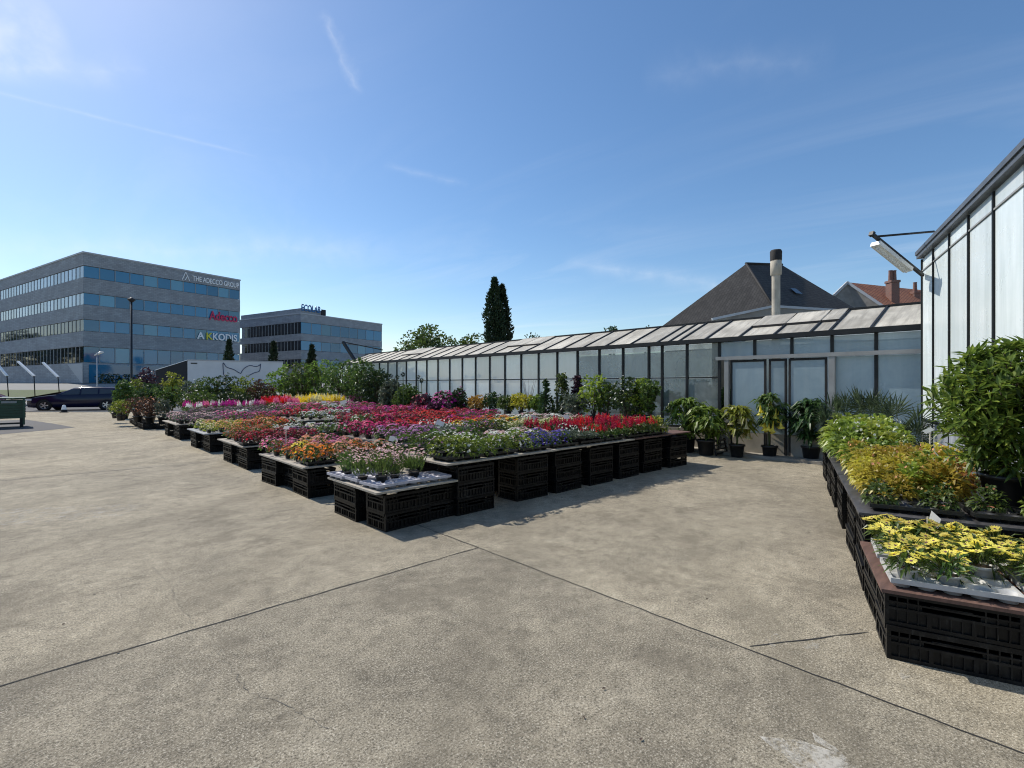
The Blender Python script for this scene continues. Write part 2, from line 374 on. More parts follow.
    def mesh(s, name, mats):
        me = bpy.data.meshes.new(name); me.from_pydata([tuple(p) for p in s.v], [], s.f)
        for m in mats: me.materials.append(m)
        me.polygons.foreach_set('material_index', s.m); me.polygons.foreach_set('use_smooth', s.s)
        me.update(); return me
    def build(s, name, mats, parent=None, loc=None, rz=0.0):
        if not isinstance(mats, (list, tuple)): mats = [mats]
        return link(name, s.mesh(name, mats), parent, loc, rz)
def link(name, data, parent=None, loc=None, rz=0.0):
    o = bpy.data.objects.new(name, data); COL.objects.link(o)
    if parent is not None: o.parent = parent
    if loc is not None: o.location = loc
    if rz: o.rotation_euler = (0, 0, rz)
    return o
def tag(o, label, cat, group=None):
    o['label'] = label; o['category'] = cat
    if group: o['group'] = group
    return o
def empty(name, loc, rz=0.0): return link(name, None, None, loc, rz)
def structure(o): o['kind'] = 'structure'; return o
def copy_thing(root, loc, rz=0.0, scale=1.0):
    c = root.copy(); COL.objects.link(c); c.location = loc; c.rotation_euler = (0, 0, rz); c.scale = (scale,)*3
    for ch in root.children:
        k = ch.copy(); COL.objects.link(k); k.parent = c
        for g in ch.children:
            h = g.copy(); COL.objects.link(h); h.parent = k
    return c
def frameM(origin, a, b=None):
    """matrix with local x along a, local y along b (default: left of a), z up"""
    a = Vector(a).normalized(); b = Vector(b).normalized() if b is not None else Vector((-a.y, a.x, 0))
    return Matrix(((a.x, b.x, 0, origin[0]), (a.y, b.y, 0, origin[1]), (0, 0, 1, origin[2]), (0, 0, 0, 1)))
def rv(up=0.0):
    while True:
        v = Vector((U(-1,1), U(-1,1), U(-1,1)))
        if .05 < v.length < 1: break
    v.normalize(); v.z += up; return v.normalized()

# ---------------------------------------------------------------- camera, sun, world
cd = bpy.data.cameras.new('camera'); cd.sensor_width = 36; cd.lens = FPX/1024*36; cd.clip_end = 3000; cd.clip_start = .05
co = link('camera', cd, None, (0, 0, HCAM)); co.rotation_euler = (R_(90), 0, -YAW); sc.camera = co
SUN_EL, SUN_AZ = R_(46), R_(-12)         # azimuth clockwise from +Y
sv = Vector((math.sin(SUN_AZ)*math.cos(SUN_EL), math.cos(SUN_AZ)*math.cos(SUN_EL), math.sin(SUN_EL)))
sl = bpy.data.lights.new('sun', 'SUN'); sl.energy = 4.5; sl.angle = R_(.53); sl.color = (1, .94, .85)
so = link('sun', sl, None, (0, 0, 50)); so.rotation_euler = (-sv).to_track_quat('-Z', 'Y').to_euler()

w = bpy.data.worlds.new('World'); sc.world = w; w.use_nodes = True
nt = w.node_tree; nt.nodes.clear()
wo = nt.nodes.new('ShaderNodeOutputWorld'); bg = nt.nodes.new('ShaderNodeBackground'); bg.inputs['Strength'].default_value = .133
sky = nt.nodes.new('ShaderNodeTexSky'); sky.sky_type = 'NISHITA'; sky.sun_disc = False
sky.sun_elevation = SUN_EL; sky.sun_rotation = SUN_AZ; sky.altitude = 50; sky.air_density = 1.0; sky.dust_density = .5; sky.ozone_density = 2.0
tc = nt.nodes.new('ShaderNodeTexCoord'); sep = nt.nodes.new('ShaderNodeSeparateXYZ'); lk(nt, tc.outputs['Generated'], sep.inputs[0])
zc = mathn(nt, 'MAXIMUM', sep.outputs[2], .06)
cb = nt.nodes.new('ShaderNodeCombineXYZ'); lk(nt, mathn(nt, 'DIVIDE', sep.outputs[0], zc), cb.inputs[0]); lk(nt, mathn(nt, 'DIVIDE', sep.outputs[1], zc), cb.inputs[1])
wisp = noise(nt, mapping(nt, cb.outputs[0], (.9, .28, 1), (0, 0, .55)), 1.3, 8, .62, .9)
veil = noise(nt, mapping(nt, cb.outputs[0], (.5, .35, 1)), .7, 4, .5)
cl = mathn(nt, 'MULTIPLY', ramp(nt, wisp, [(.47, 0.0), (.85, .26)]), ramp(nt, veil, [(.40, .15), (.68, 1.0)]))
def pxdir(px, py):
    v = Vector((F2[0]*FPX+R2[0]*(px-512), F2[1]*FPX+R2[1]*(px-512), HZ-py)); return v.normalized()
def vdot(nt, v, d):
    n = nt.nodes.new('ShaderNodeVectorMath'); n.operation = 'DOT_PRODUCT'; lk(nt, v, n.inputs[0]); n.inputs[1].default_value = d; return n.outputs['Value']
nrm = nt.nodes.new('ShaderNodeVectorMath'); nrm.operation = 'NORMALIZE'; lk(nt, tc.outputs['Generated'], nrm.inputs[0]); D = nrm.outputs[0]
def streak(p0, p1, width, amount, wob=.004, rough=16):
    a, b = pxdir(*p0), pxdir(*p1); n = a.cross(b).normalized(); mid = (a+b).normalized(); lim = mid.dot(a)
    dist = mathn(nt, 'ABSOLUTE', mathn(nt, 'ADD', vdot(nt, D, n), mathn(nt, 'MULTIPLY', mathn(nt, 'SUBTRACT', noise(nt, D, rough, 4), .5), wob)))
    e = mathn(nt, 'SUBTRACT', 1.0, mathn(nt, 'DIVIDE', dist, width), True)
    k = mathn(nt, 'MULTIPLY', mathn(nt, 'SUBTRACT', vdot(nt, D, mid), lim), 1/(1-lim)*1.6, True)
    g = ramp(nt, noise(nt, D, 30, 4), [(.3, .25), (.7, 1.0)])
    return mathn(nt, 'MULTIPLY', mathn(nt, 'MULTIPLY', mathn(nt, 'MULTIPLY', e, e), k), mathn(nt, 'MULTIPLY', g, amount))
tot = cl
for st in (streak((-60, 78), (262, 158), .005, .16), streak((322, 8), (362, 95), .016, .20, .07), streak((-40, 55), (60, 15), .10, .40, .10, 8),
           streak((640, 80), (840, 55), .05, .08, .06, 9), streak((-40, 70), (150, 70), .03, .22, .03), streak((380, 165), (470, 185), .012, .12, .02),
           streak((560, 262), (830, 300), .03, .2, .02, 12), streak((-100, 250), (400, 250), .06, .2, .03, 9)):
    tot = mathn(nt, 'ADD', tot, st, True)
skyc = nt.nodes.new('ShaderNodeHueSaturation'); lk(nt, sky.outputs[0], skyc.inputs['Color']); skyc.inputs['Saturation'].default_value = 1.23
tot = mathn(nt, 'ADD', tot, .028, True)
skym = mixc(nt, tot, skyc.outputs[0], (7.0, 7.3, 7.7))
lk(nt, skym, bg.inputs['Color']); lk(nt, bg.outputs[0], wo.inputs[0])

# ---------------------------------------------------------------- ground
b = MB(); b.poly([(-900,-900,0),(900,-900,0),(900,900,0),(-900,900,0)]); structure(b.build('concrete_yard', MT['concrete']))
def strip(name, pts, wd, z, m, jit=.25):
    """thin irregular line on the ground"""
    b = MB(); fine = []
    for p, q in zip(pts, pts[1:]):
        p = Vector(p); q = Vector(q); n = max(2, int((q-p).length/(.12 if wd > .005 else .035)))
        for i in range(n): fine.append(p.lerp(q, i/n))
    fine.append(Vector(pts[-1])); prev = None
    for k, p in enumerate(fine):
        t = (fine[min(k+1, len(fine)-1)]-fine[max(k-1, 0)]).normalized(); s_ = Vector((-t.y, t.x, 0))
        p = p + s_*(U(-.006, .006) if wd > .005 else U(-.018, .018)); ww = wd*U(1-jit, 1+jit)
        cur = (b.pt((p.x+s_.x*ww/2, p.y+s_.y*ww/2, z)), b.pt((p.x-s_.x*ww/2, p.y-s_.y*ww/2, z)))
        if prev: b.face([prev[0], prev[1], cur[1], cur[0]])
        prev = cur
    return structure(b.build(name, m))
strip('ground_joint', [(-12, 3.78, 0), (3.1, 3.79, 0)], .010, .003, MT['joint'])
strip('ground_joint', [(3.1, 3.79, 0), (3.09, -3, 0)], .009, .003, MT['joint'])
strip('ground_joint', [(3.1, 3.79, 0), (3.1, 6, 0)], .010, .004, MT['joint'])
strip('ground_joint', [gp(750, 647), gp(868, 632)], .008, .003, MT['joint'], .5)
strip('ground_joint', [(-8, 12.1, 0), (2.5, 11.7, 0)], .02, .003, MT['crack'])
for pts in ([(150,565),(168,582),(176,598),(192,626),(194,632)], [(218,645),(221,660),(237,675),(250,694),(276,703),(300,715),(330,728)]):
    strip('ground_crack', [gp(*p) for p in pts], .0022, .003, MT['crack'], .9)
def patch(name, pix, z, m):
    b = MB(); b.poly([gp(*p)+Vector((0,0,z)) for p in pix]); return structure(b.build(name, m))
patch('painted_arrow', [(759,737),(800,741),(833,752),(815,742),(812,733),(835,748),(858,770),(800,772)], .004, MT['worn'])
patch('paint_splash', [(765,640),(776,633),(782,640),(773,649)], .004, MT['faint'])
patch('paint_splash', [(897,672),(910,668),(915,676),(902,680)], .004, MT['faint'])
patch('paint_splash', [(800,642),(820,644),(818,650),(804,650)], .004, MT['faint'])
patch('pale_streak', [(-60,512),(40,508),(150,503),(122,516),(20,525),(-60,528)], .0035, MT['faint'])
patch('dark_patch', [(-90,424),(26,419.7),(52,423.5),(75,427.5),(50,430),(0,434.5),(-90,440)], .004, MT['darkground'])  # flat dark wedge lying on the concrete
def camsheet(name, l0, l1, d0, d1, z, m):
    b = MB(); b.poly([cam(l0, d0, z), cam(l1, d0, z), cam(l1, d1, z), cam(l0, d1, z)]); return structure(b.build(name, m))
camsheet('road', -120, -9, 28.8, 36, .006, MT['asphalt'])
b = MB(); b.M = frameM(cam(-120, 28.5), cdir(1, 0)); b.box(0, 100, 0, .25, 0, .05); structure(b.build('kerb', MT['kerb']))
b = MB(); b.M = frameM(cam(-120, 36), cdir(1, 0)); b.box(0, 100, 0, 6, 0, .13); structure(b.build('pavement', MT['plateau']))
# bank and upper terrace that carries the offices
def bank(name, l0, l1, prof, m):
    b = MB(); n = 24; rows = []
    for d, z in prof: rows.append([b.pt(cam(l0+(l1-l0)*i/n, d, z)) for i in range(n+1)])
    b.sm = True
    for a, c in zip(rows, rows[1:]):
        for i in range(n): b.face([a[i], a[i+1], c[i+1], c[i]])
    return structure(b.build(name, m))
bank('grass_bank', -160, -51, [(50, -.04), (53, .25), (57, .8), (58, .93), (58.4, .72)], MT['grass'])
bank('terrace_ground', -300, 60, [(54, -.03), (62, 1.32), (64, 1.52), (66, 1.66), (80, 1.7), (500, 1.7)], MT['plateau'])

for px, py in ((120,652),(96,594),(62,626),(33,536),(270,540),(84,590),(602,690),(640,742),(706,600),(690,604),(455,470),(742,520),(585,720),(180,520)):
    q = MB(); q.leaf((0,0,.006), (1, U(-.5,.5), .15), .024, .016, .1, .05); o = q.build('fallen_leaf', MT['bark'], None, gp(px, py), U(0, 6.28)); tag(o, 'tiny dry dark leaf lying on the bare concrete', 'leaf', 'dry leaves on the concrete')
# ---------------------------------------------------------------- lettering
def lettering(name, text, size, M, m, parent, depth=.12, align='LEFT', bold=.0, fit=None):
    cu = bpy.data.curves.new(name, 'FONT'); cu.body = text; cu.size = size; cu.extrude = depth/2; cu.align_x = align; cu.offset = bold
    o = bpy.data.objects.new('tmp', cu); COL.objects.link(o)
    me = bpy.data.meshes.new_from_object(o.evaluated_get(bpy.context.evaluated_depsgraph_get()))
    bpy.data.objects.remove(o)
    if fit:
        xs0 = [v.co.x for v in me.vertices]; k0 = fit/(max(xs0)-min(xs0)); me.transform(Matrix.Diagonal((k0, 1, 1, 1)) @ Matrix.Translation((-min(xs0), 0, 0)))
    me.transform(M); me.materials.clear(); me.materials.append(m)
    return link(name, me, parent)

# ---------------------------------------------------------------- office buildings
DA = cdir(.522, .853); DB = cdir(-.853, .522)
UPM = Matrix(((1,0,0,0),(0,0,-1,0),(0,1,0,0),(0,0,0,1)))   # text plane xy -> xz
def office(name, corner, lenA, lenB, z0, zr, bands, nA, nB, mats_A, mats_B, label, visB):
    root = empty(name, (0, 0, 0)); tag(root, label, 'office building')
    MA = frameM((corner.x, corner.y, 0), DA, DB)        # x along face A, y along face B (into the block)
    w_ = MB(); w_.M = MA; w_.box(.25, lenA-.25, .25, lenB-.25, z0, zr-.3); w_.build('wall', MT['cladding'], root)
    edges = [z0]+[x for zt, zb in bands[::-1] for x in (zb, zt)]+[zr]
    for i in range(0, len(edges), 2):
        s_ = MB(); s_.M = MA; s_.box(0, lenA, 0, lenB, edges[i], edges[i+1]); s_.build('spandrel', MT['cladding'], root)
    c_ = MB(); c_.M = MA; c_.box(-.08, lenA+.08, -.08, lenB+.08, zr+.002, zr+.22); c_.build('coping', MT['cladtrim'], root)
    for bi, (zt, zb) in enumerate(bands):
        stp = (lenA-.1)/nA
        for k in range(nA):
            q = MB(); q.M = MA; x0 = .05+k*stp
            q.box(x0+.05, x0+stp-.05, .10, .24, zb+.06, zt-.06); wo_ = q.build('window', MT['winpale'] if random.random() < .2 else mats_A[bi], root)
            fr = MB(); fr.M = MA
            fr.box(x0+stp-.045, x0+stp+.045, .05, .22, zb+.002, zt-.002)
            fr.build('mullion', MT['frame'], wo_)
        stp = visB/nB
        for k in range(nB):
            q = MB(); q.M = MA; y0 = .05+k*stp
            q.box(.10, .24, y0+.06, y0+stp-.06, zb+.06, zt-.06); wo_ = q.build('window', mats_B[bi], root)
            fr = MB(); fr.M = MA; fr.box(.06, .098, y0+stp*.5-.05, y0+stp*.5+.05, zb+.05, zt-.05); fr.build('mullion', MT['frame'], wo_)
            fr = MB(); fr.M = MA; fr.box(.05, .22, y0+stp-.06, y0+stp+.06, zb+.002, zt-.002)
            fr.build('mullion', MT['frame'], wo_)
    return root, MA
WB, WD, WL = MT['winblue'], MT['windark'], MT['winlight']
c1 = cam(-56.6, 66)
o1, MA1 = office('office_building', c1, 21.0, 42, 1.7, 18.9, [(17.3,15.7),(13.7,12.1),(10.2,8.6),(6.6,4.44)], 12, 13,
                 [WB]*4, [WL, WL, WD, WD], 'four-storey grey office block with blue window bands beyond the dark car', 34.5)
q = MB(); q.M = MA1; q.box(.6, 20.6, -.06, -.003, 1.75, 4.2); q.build('glazed_base', WB, o1)
q = MB(); q.M = MA1; q.poly([(-.06, 0, 1.7), (-.06, .4, 1.7), (-.06, 5.2, 4.3), (-.06, 0, 4.35)][::-1]); q.build('stair_flank', MT['cladtrim'], o1)
TX = lambda MA, x, z, y=-.04: MA @ Matrix.Translation((x, y, z)) @ UPM
lettering('sign_lettering', 'THE ADECCO GROUP', 1.1, TX(MA1, 13.5, 17.65), MT['signwhite'], o1, bold=.012, fit=7.25)
q = MB(); q.M = MA1
for a_, b_ in (((12.0, -.07, 17.5), (12.5, -.07, 18.75)), ((12.5, -.07, 18.75), (13.05, -.07, 17.5)), ((12.4, -.07, 17.5), (12.7, -.07, 18.1))): q.bar(a_, b_, .16, .08)
q.build('emblem', MT['signwhite'], o1)
lettering('sign_lettering', 'Adecco', 2.0, TX(MA1, 16.0, 11.9), MT['signred'], o1, bold=.03, fit=4.5)
lettering('sign_lettering', 'A', 1.5, TX(MA1, 14.2, 8.7), MT['signwhite'], o1, bold=.03)
lettering('sign_lettering', 'K', 1.5, TX(MA1, 15.5, 8.7), MT['signlime'], o1, bold=.03)
lettering('sign_lettering', 'KODIS', 1.5, TX(MA1, 16.55, 8.7), MT['signwhite'], o1, bold=.03, fit=3.9)
c2 = cam(-40.5, 96)
o2, MA2 = office('office_building', c2, 20.9, 20.6, 1.7, 15.1, [(13.55,11.3),(10.0,8.1),(6.4,4.6)], 9, 9,
                 [WB]*3, [WD]*3, 'lower grey office block with blue letters on its roof corner', 19)
q = MB(); q.M = MA2; q.box(.1, 5.6, .1, 20.4, 15.33, 16.2); q.build('roof_block', MT['cladding'], o2)
lettering('sign_lettering', 'ECOLAB', 1.75, TX(MA2, .05, 15.75), MT['signblue'], o2, bold=.04, fit=4.3)
q = MB(); q.M = MA2; q.box(4.6, 5.6, -.1, .05, 15.35, 16.5); q.build('sign_panel', MT['steel'], o2)
# hedge at the foot of the office
q = MB(); q.M = MA1
for _ in range(1500):
    q.leaf2((U(1, 21), U(-2.4, -1.2), U(1.7, 2.9)), rv(.2), .3, .2)
tag(q.build('clipped_hedge', MT['hedge']), 'low dark hedge along the foot of the tall office block', 'hedge')

# ---------------------------------------------------------------- street things
def street_lamp(px, d, ztop, zb, r, m, headm, label, cat):
    root = empty('street_lamp', pd(px, d, zb)); tag(root, label, cat)
    q = MB(); q.tube([(0,0,0),(0,0,1.0),(0,0,ztop-zb)], [r*1.3, r, r*.75], 10); q.build('pole', m, root)
    return root
L1 = street_lamp(131.5, 34, 7.2, 0, .075, MT['blackpole'], None, 'tall black lamp post standing in front of the blue office windows', 'street lamp')
q = MB(); q.lathe([(.001, 7.15), (.10, 7.18), (.24, 7.32), (.22, 7.38), (.001, 7.5)], n=14); q.build('lamp_head', MT['blackpole'], L1)
L2 = street_lamp(97, 48, 4.6, 0, .06, MT['alu'], None, 'slim grey street lamp with pale head in front of office corner', 'street lamp')
q = MB(); q.tube([(-.2,0,4.35),(.25,.1,4.62),(.5,.15,4.68)], [.05,.12,.05], 8); q.build('lamp_head', MT['tubewhite'], L2)
for i, (pa, pb_, lab) in enumerate((((-8, 358), (7, 376), 'cut off by the picture edge'), ((18, 361.5), (34, 376), 'between two others'), ((43, 362.5), (58, 377), 'nearest the office corner'))):
    d = 52; a_ = pd(pa[0], d, HCAM+(HZ-pa[1])*d/FPX); b_ = pd(pb_[0], d, HCAM+(HZ-pb_[1])*d/FPX)
    base = pd((pa[0]+pb_[0])/2+9, d, .3); root = empty('slanted_light', base); tag(root, 'white slanted bar light on thin dark pole, ' + lab, 'bar light', 'slanted bar lights before the office')
    q = MB(); q.tube([(0,0,0), b_-base], .05, 6); q.build('pole', MT['steel'], root)
    q = MB(); q.bar(a_-base, b_-base, .26, .12); q.build('light_bar', MT['signwhite'], root)

def wheel(parent, x, y, r, wd, sgn):
    t = MB(); t.M = Matrix.Translation((x, y, r)) @ Matrix.Rotation(R_(90)*sgn, 4, 'X')
    t.lathe([(r*.62, -wd/2), (r*.96, -wd/2), (r, -wd/3), (r, wd/3), (r*.96, wd/2), (r*.62, wd/2), (r*.60, wd*.3)], n=24)
    wo_ = t.build('wheel', MT['rubber'], parent)
    q = MB(); q.M = t.M; q.lathe([(r*.63, wd*.42), (r*.56, wd*.32), (r*.5, wd*.30)], n=24)
    for k in range(5):
        a = 2*math.pi*k/5; q.bar((math.cos(a)*r*.08, math.sin(a)*r*.08, wd*.36), (math.cos(a)*r*.6, math.sin(a)*r*.6, wd*.36), r*.2, .03)
    q.lathe([(.001, wd*.42), (r*.16, wd*.40), (r*.18, wd*.3)], n=12)
    q.build('rim', MT['rim'], wo_)

def vehicle(name, loc, ax, L, W, st, paint, glasspolys, wheels, rw, label, cat, lamps):
    """st: stations (x, zbottom, zbelt, zroof, halfwidth factor); nose at x=0, local x runs to the tail, -y faces the viewer"""
    root = empty(name, loc); root.rotation_euler = (0, 0, math.atan2(ax.y, ax.x)); tag(root, label, cat)
    q = MB(); rings = []; q.sm = True
    for x, zb, zl, zr, k in st:
        hw = W/2*k; cabin = max(0, zr-zl); wr = hw*(1-.22*min(1, cabin/.45))
        half = [(hw*.90, zb), (hw*.985, zb+.12), (hw, zb+(zl-zb)*.6), (hw*.97, zl), (wr, zr-.05 if cabin > .1 else zl+cabin*.6), (wr*.72, zr), (0.0, zr+.025)]
        ring = [(x, -y_, z_) for y_, z_ in half] + [(x, y_, z_) for y_, z_ in half[-2::-1]]
        rings.append([q.pt(p) for p in ring])
    n = len(rings[0])
    for a, c in zip(rings, rings[1:]):
        for j in range(n): q.face([a[j], c[j], c[(j+1)%n], a[(j+1)%n]])
    q.face(rings[0]); q.face(rings[-1][::-1]); q.build('body', paint, root)
    for nm, poly in glasspolys:
        for sg in (-1, 1):
            g = MB(); g.poly([(x, sg*(W/2*hwf+.012), z) for x, z, hwf in poly][::sg]); g.build(nm, MT['carglass'], root)
    for x in wheels:
        for sg in (-1, 1):
            a_ = MB(); a_.M = Matrix.Translation((x, sg*(W/2-.012), rw)) @ Matrix.Rotation(R_(90), 4, 'X'); a_.lathe([(.001, 0), (rw*1.16, 0), (rw*1.16, .02*-sg)], n=24); a_.build('wheel_arch', MT['black'], root)
            wheel(root, x, sg*(W/2-.085), rw, .21, -sg)
    for nm, m, (x0, x1, y0, y1, z0, z1) in lamps:
        for sg in (-1, 1):
            g = MB(); g.box(x0, x1, *sorted((sg*y0, sg*y1)), z0, z1); g.build(nm, m, root)
    return root
st = [(0.0,.32,.55,.58,.62),(.10,.22,.66,.70,.84),(.45,.19,.76,.82,.95),(1.0,.19,.84,.90,.99),(1.45,.19,.88,.95,1.0),(1.75,.19,.90,1.12,1.0),(2.25,.19,.91,1.37,1.0),(2.7,.19,.92,1.41,1.0),(3.5,.19,.94,1.42,1.0),(4.3,.20,.96,1.38,.99),(4.65,.22,.97,1.28,.96),(4.9,.28,.97,1.06,.92),(5.0,.40,.90,.95,.85)]
gl = [('side_window', [(1.72,.95,.965),(2.62,.965,.965),(2.62,1.31,.80),(2.22,1.26,.82)]),
      ('side_window', [(2.70,.965,.965),(3.52,.98,.965),(3.50,1.32,.80),(2.70,1.32,.80)]),
      ('side_window', [(3.60,.985,.965),(4.42,1.02,.95),(4.22,1.27,.80),(3.58,1.31,.80)])]
vehicle('parked_car', cam(-28.8, 30.0, .006), cdir(.937, .35), 5.0, 1.82, st, MT['carblue'], gl, (.95, 3.95), .33, 'dark blue estate car parked along the road, nose to the left', 'car',
        [('headlight', MT['lampglass'], (.06,.34,.58,.86,.62,.72)), ('taillight', MT['taillight'], (4.86,5.0,.58,.84,.80,.94))])
sv_ = [(0.0,.35,.8,.85,.8),(.15,.25,.95,1.0,.95),(.7,.22,1.1,1.2,1.0),(1.2,.22,1.2,1.95,1.0),(1.7,.22,1.25,2.15,1.0),(4.6,.22,1.25,2.15,1.0),(4.75,.3,1.2,1.9,.97)]
vehicle('parked_van', cam((-9-512)/FPX*25.5, 25.5, 0), cdir(-1, .02), 4.75, 1.9, sv_, MT['carred'], [('side_window', [(1.25,1.28,.97),(2.1,1.3,.97),(2.1,1.9,.82),(1.6,1.9,.82)])], (.9, 3.8), .34,
        'dark red van cut off by the picture edge behind the green box', 'van', [('headlight', MT['lampglass'], (.05,.3,.6,.9,.8,.95))])
# small striped bollard on the yard edge
root = empty('traffic_cone', pd(64, 28.2)); tag(root, 'small black and white traffic cone in front of the dark blue car', 'traffic cone')
q = MB(); q.box(-.19,.19,-.19,.19,0,.05); q.lathe([(.15,.05),(.12,.16)], n=12); q.build('base', MT['black'], root)
q = MB(); q.lathe([(.12,.16),(.085,.34),(.07,.40),(.001,.42)], n=12); q.build('white_sleeve', MT['signwhite'], root)

# truck with tarpaulin flap
a_ = pd(187.5, 50); e_ = pd(283, 54.5); dx = (e_-a_).normalized(); TL = (e_-a_).length
root = empty('box_truck', a_); root.rotation_euler = (0, 0, math.atan2(dx.y, dx.x)); tag(root, 'white box trailer with dark blue line emblem parked beyond the shrubs', 'truck')
q = MB(); q.box(0, TL, 0, 2.5, 1.1, 3.95); q.build('box_body', MT['truckwhite'], root)
q = MB(); q.box(-.04, TL+.04, -.04, 2.54, 3.952, 4.06); q.build('roof_edge', MT['cladtrim'], root)
q = MB(); q.box(-.05, .0-.002, .05, 2.45, 1.0, 3.9); q.build('rear_frame', MT['tarp'], root)
q = MB(); q.poly([(-.06,0,3.95),(-.06,2.4,3.95),(-2.6,2.4,2.95),(-2.6,0,2.95)]); q.poly([(-.06,.02,3.9),(-2.6,.02,2.9),(-2.6,.02,.9),(-.06,.02,.9)]); q.poly([(-.06,2.38,3.9),(-2.6,2.38,2.9),(-2.6,2.38,.9),(-.06,2.38,.9)]); q.build('tarpaulin', MT['tarp'], root)
q = MB(); q.bar((-.06,-.02,3.97),(-2.6,-.02,2.97),.06); q.build('flap_rail', MT['signwhite'], root)
q = MB()
def curve(pts, r=.05, y=-.03):
    n = 10; out = []
    for i in range(len(pts)-1):
        p0 = pts[max(i-1,0)]; p1 = pts[i]; p2 = pts[i+1]; p3 = pts[min(i+2,len(pts)-1)]
        for t in range(n):
            t /= n; out.append([.5*((2*p1[j])+(-p0[j]+p2[j])*t+(2*p0[j]-5*p1[j]+4*p2[j]-p3[j])*t*t+(-p0[j]+3*p1[j]-3*p2[j]+p3[j])*t**3) for j in (0,1)])
    out.append(pts[-1]); q.tube([(x, y, z) for x, z in out], r*.7, 5)
k = TL/95
curve([(34*k,2.6),(33.5*k,3.75),(37*k,3.35),(44*k,3.1),(48*k,2.85),(51*k,2.7)]); curve([(51*k,2.7),(54*k,3.2),(60*k,3.55),(66*k,3.45),(70*k,3.6),(71*k,3.75)]); curve([(71*k,3.75),(70*k,3.0),(65*k,2.8),(59*k,2.5)]); curve([(34*k,2.6),(36*k,2.35),(40*k,2.3)])
q.build('emblem', MT['truckline'], root)
q = MB(); q.box(3*k*1.0, 9*k, -.02, -.003, 3.62, 3.74); q.build('maker_plate', MT['tarp'], root)
q = MB(); q.box(.3, TL-.3, .3, 2.2, .85, 1.098); q.build('chassis', MT['black'], root)
for x in (1.6, 2.8, TL-1.2):
    for sg, y in ((1, .22), (-1, 2.28)): wheel(root, x, y, .5, .3, sg)

# green box cart on the left
g0 = gp(25, 427.3); root = empty('crate_cart', g0); root.rotation_euler = (0, 0, R_(1.5)); tag(root, 'dark green slatted crate cart with pale label at the yard edge', 'crate cart')
def slats(q, x0, x1, y, z0, z1, n):
    for k in range(n):
        z = z0+(z1-z0)*k/n; q.box(x0, x1, y-.02, y+.02, z, z+(z1-z0)/n*.68)
q = MB(); q.box(-2.4, 0, .06, 1.1, .34, 1.0); slats(q, -2.4, 0, .03, .34, 1.02, 7)
for x in (-2.4, -1.6, -.8, -.06): q.box(x, x+.06, -.03, .08, .1, 1.06)
q.box(-2.42, .02, -.035, 1.12, 1.062, 1.10)
for k in range(7): q.box(-.02, .02, .1, 1.0, .36+k*.094, .42+k*.094)
q.build('crate_body', MT['greencrate'], root)
q = MB(); q.box(-.62, -.22, -.012, -.005, .90, .98); q.build('label_plate', MT['card'], root)
for x in (-.14, -.95, -2.2):
    q = MB(); q.box(x, x+.10, .0, .12, 0, .34); q.build('leg', MT['black'], root)
q = MB(); q.box(-2.35, -.02, -.01, .05, .13, .19); q.build('lower_rail', MT['steel'], root)

# ---------------------------------------------------------------- trees beyond
def tree(name, loc, h, rw, crown_lo, leaf, n, ls, label, kind='round', cat='tree', group=None, trunk=.14):
    root = empty(name, loc); tag(root, label, cat, group)
    q = MB(); q.tube([(0,0,0),(U(-.1,.1),U(-.1,.1),h*.4),(U(-.2,.2),U(-.2,.2),h*.8)], [trunk, trunk*.75, trunk*.25], 8)
    for _ in range(7):
        a = U(0, 6.28); z = U(crown_lo, h*.75); L = rw*U(.4,.85)
        q.tube([(0,0,z*.9),(math.cos(a)*L*.5,math.sin(a)*L*.5,z+.2*L),(math.cos(a)*L,math.sin(a)*L,z+.5*L)], [trunk*.4, trunk*.25, trunk*.08], 5)
    q.build('trunk', MT['bark'], root)
    c = MB(); cl_ = []
    if kind == 'round':
        for _ in range(26):
            v = rv(.15); k_ = U(.45, .95); cl_.append((Vector((v.x*rw*k_, v.y*rw*k_, crown_lo+(h-crown_lo)*(.5+.5*v.z*k_))), rw*U(.22,.40)))
        for _ in range(n):
            p, r = random.choice(cl_); v = rv()*r*U(.5,1.1); c.leaf2(p+v, (v+Vector((0,0,.2))*r), ls*U(.6,1.3), ls*U(.4,.7))
    else:
        for _ in range(n):
            t = random.random()**.85; z = crown_lo+(h-crown_lo)*t
            prof = math.sin(min(1, (1-t)*2.7+.02)*math.pi/2)*(.75+.25*math.sin(t*math.pi)) if kind == 'column' else (1-t)*.95+.03
            a = U(0, 6.28); lump = .78+.22*math.sin(a*3+t*9)+.10*math.sin(t*37+a)+U(-.10,.14); r = rw*prof*lump*U(.55,1)
            d = Vector((math.cos(a)*.5, math.sin(a)*.5, .8))
            c.leaf2((math.cos(a)*r, math.sin(a)*r, z), d+rv()*.5, ls*U(.6,1.3), ls*U(.35,.6), .05)
    c.build('crown', leaf, root); return root
tree('cypress_tree', pd(494.5, 45, 0), 11.0, 1.0, 1.0, LEAF['conifer'], 5200, .34, 'tall dark columnar cypress, the taller of the pair over the greenhouse roof', 'column', group='cypress pair')
tree('cypress_tree', pd(502, 45.6, 0), 10.5, .98, 1.0, LEAF['conifer'], 4600, .34, 'tall dark columnar cypress, the shorter right-hand one of the pair', 'column', group='cypress pair')
tree('broadleaf_tree', pd(433, 40, 0), 6.0, 2.5, 2.0, LEAF['mid'], 3400, .30, 'sunlit bushy tree rising behind the greenhouse roof, beside the cypresses')
tree('broadleaf_tree', pd(470, 42, 0), 5.5, 1.7, 2.0, LEAF['mid'], 2000, .30, 'smaller light green tree touching the foot of the cypresses')
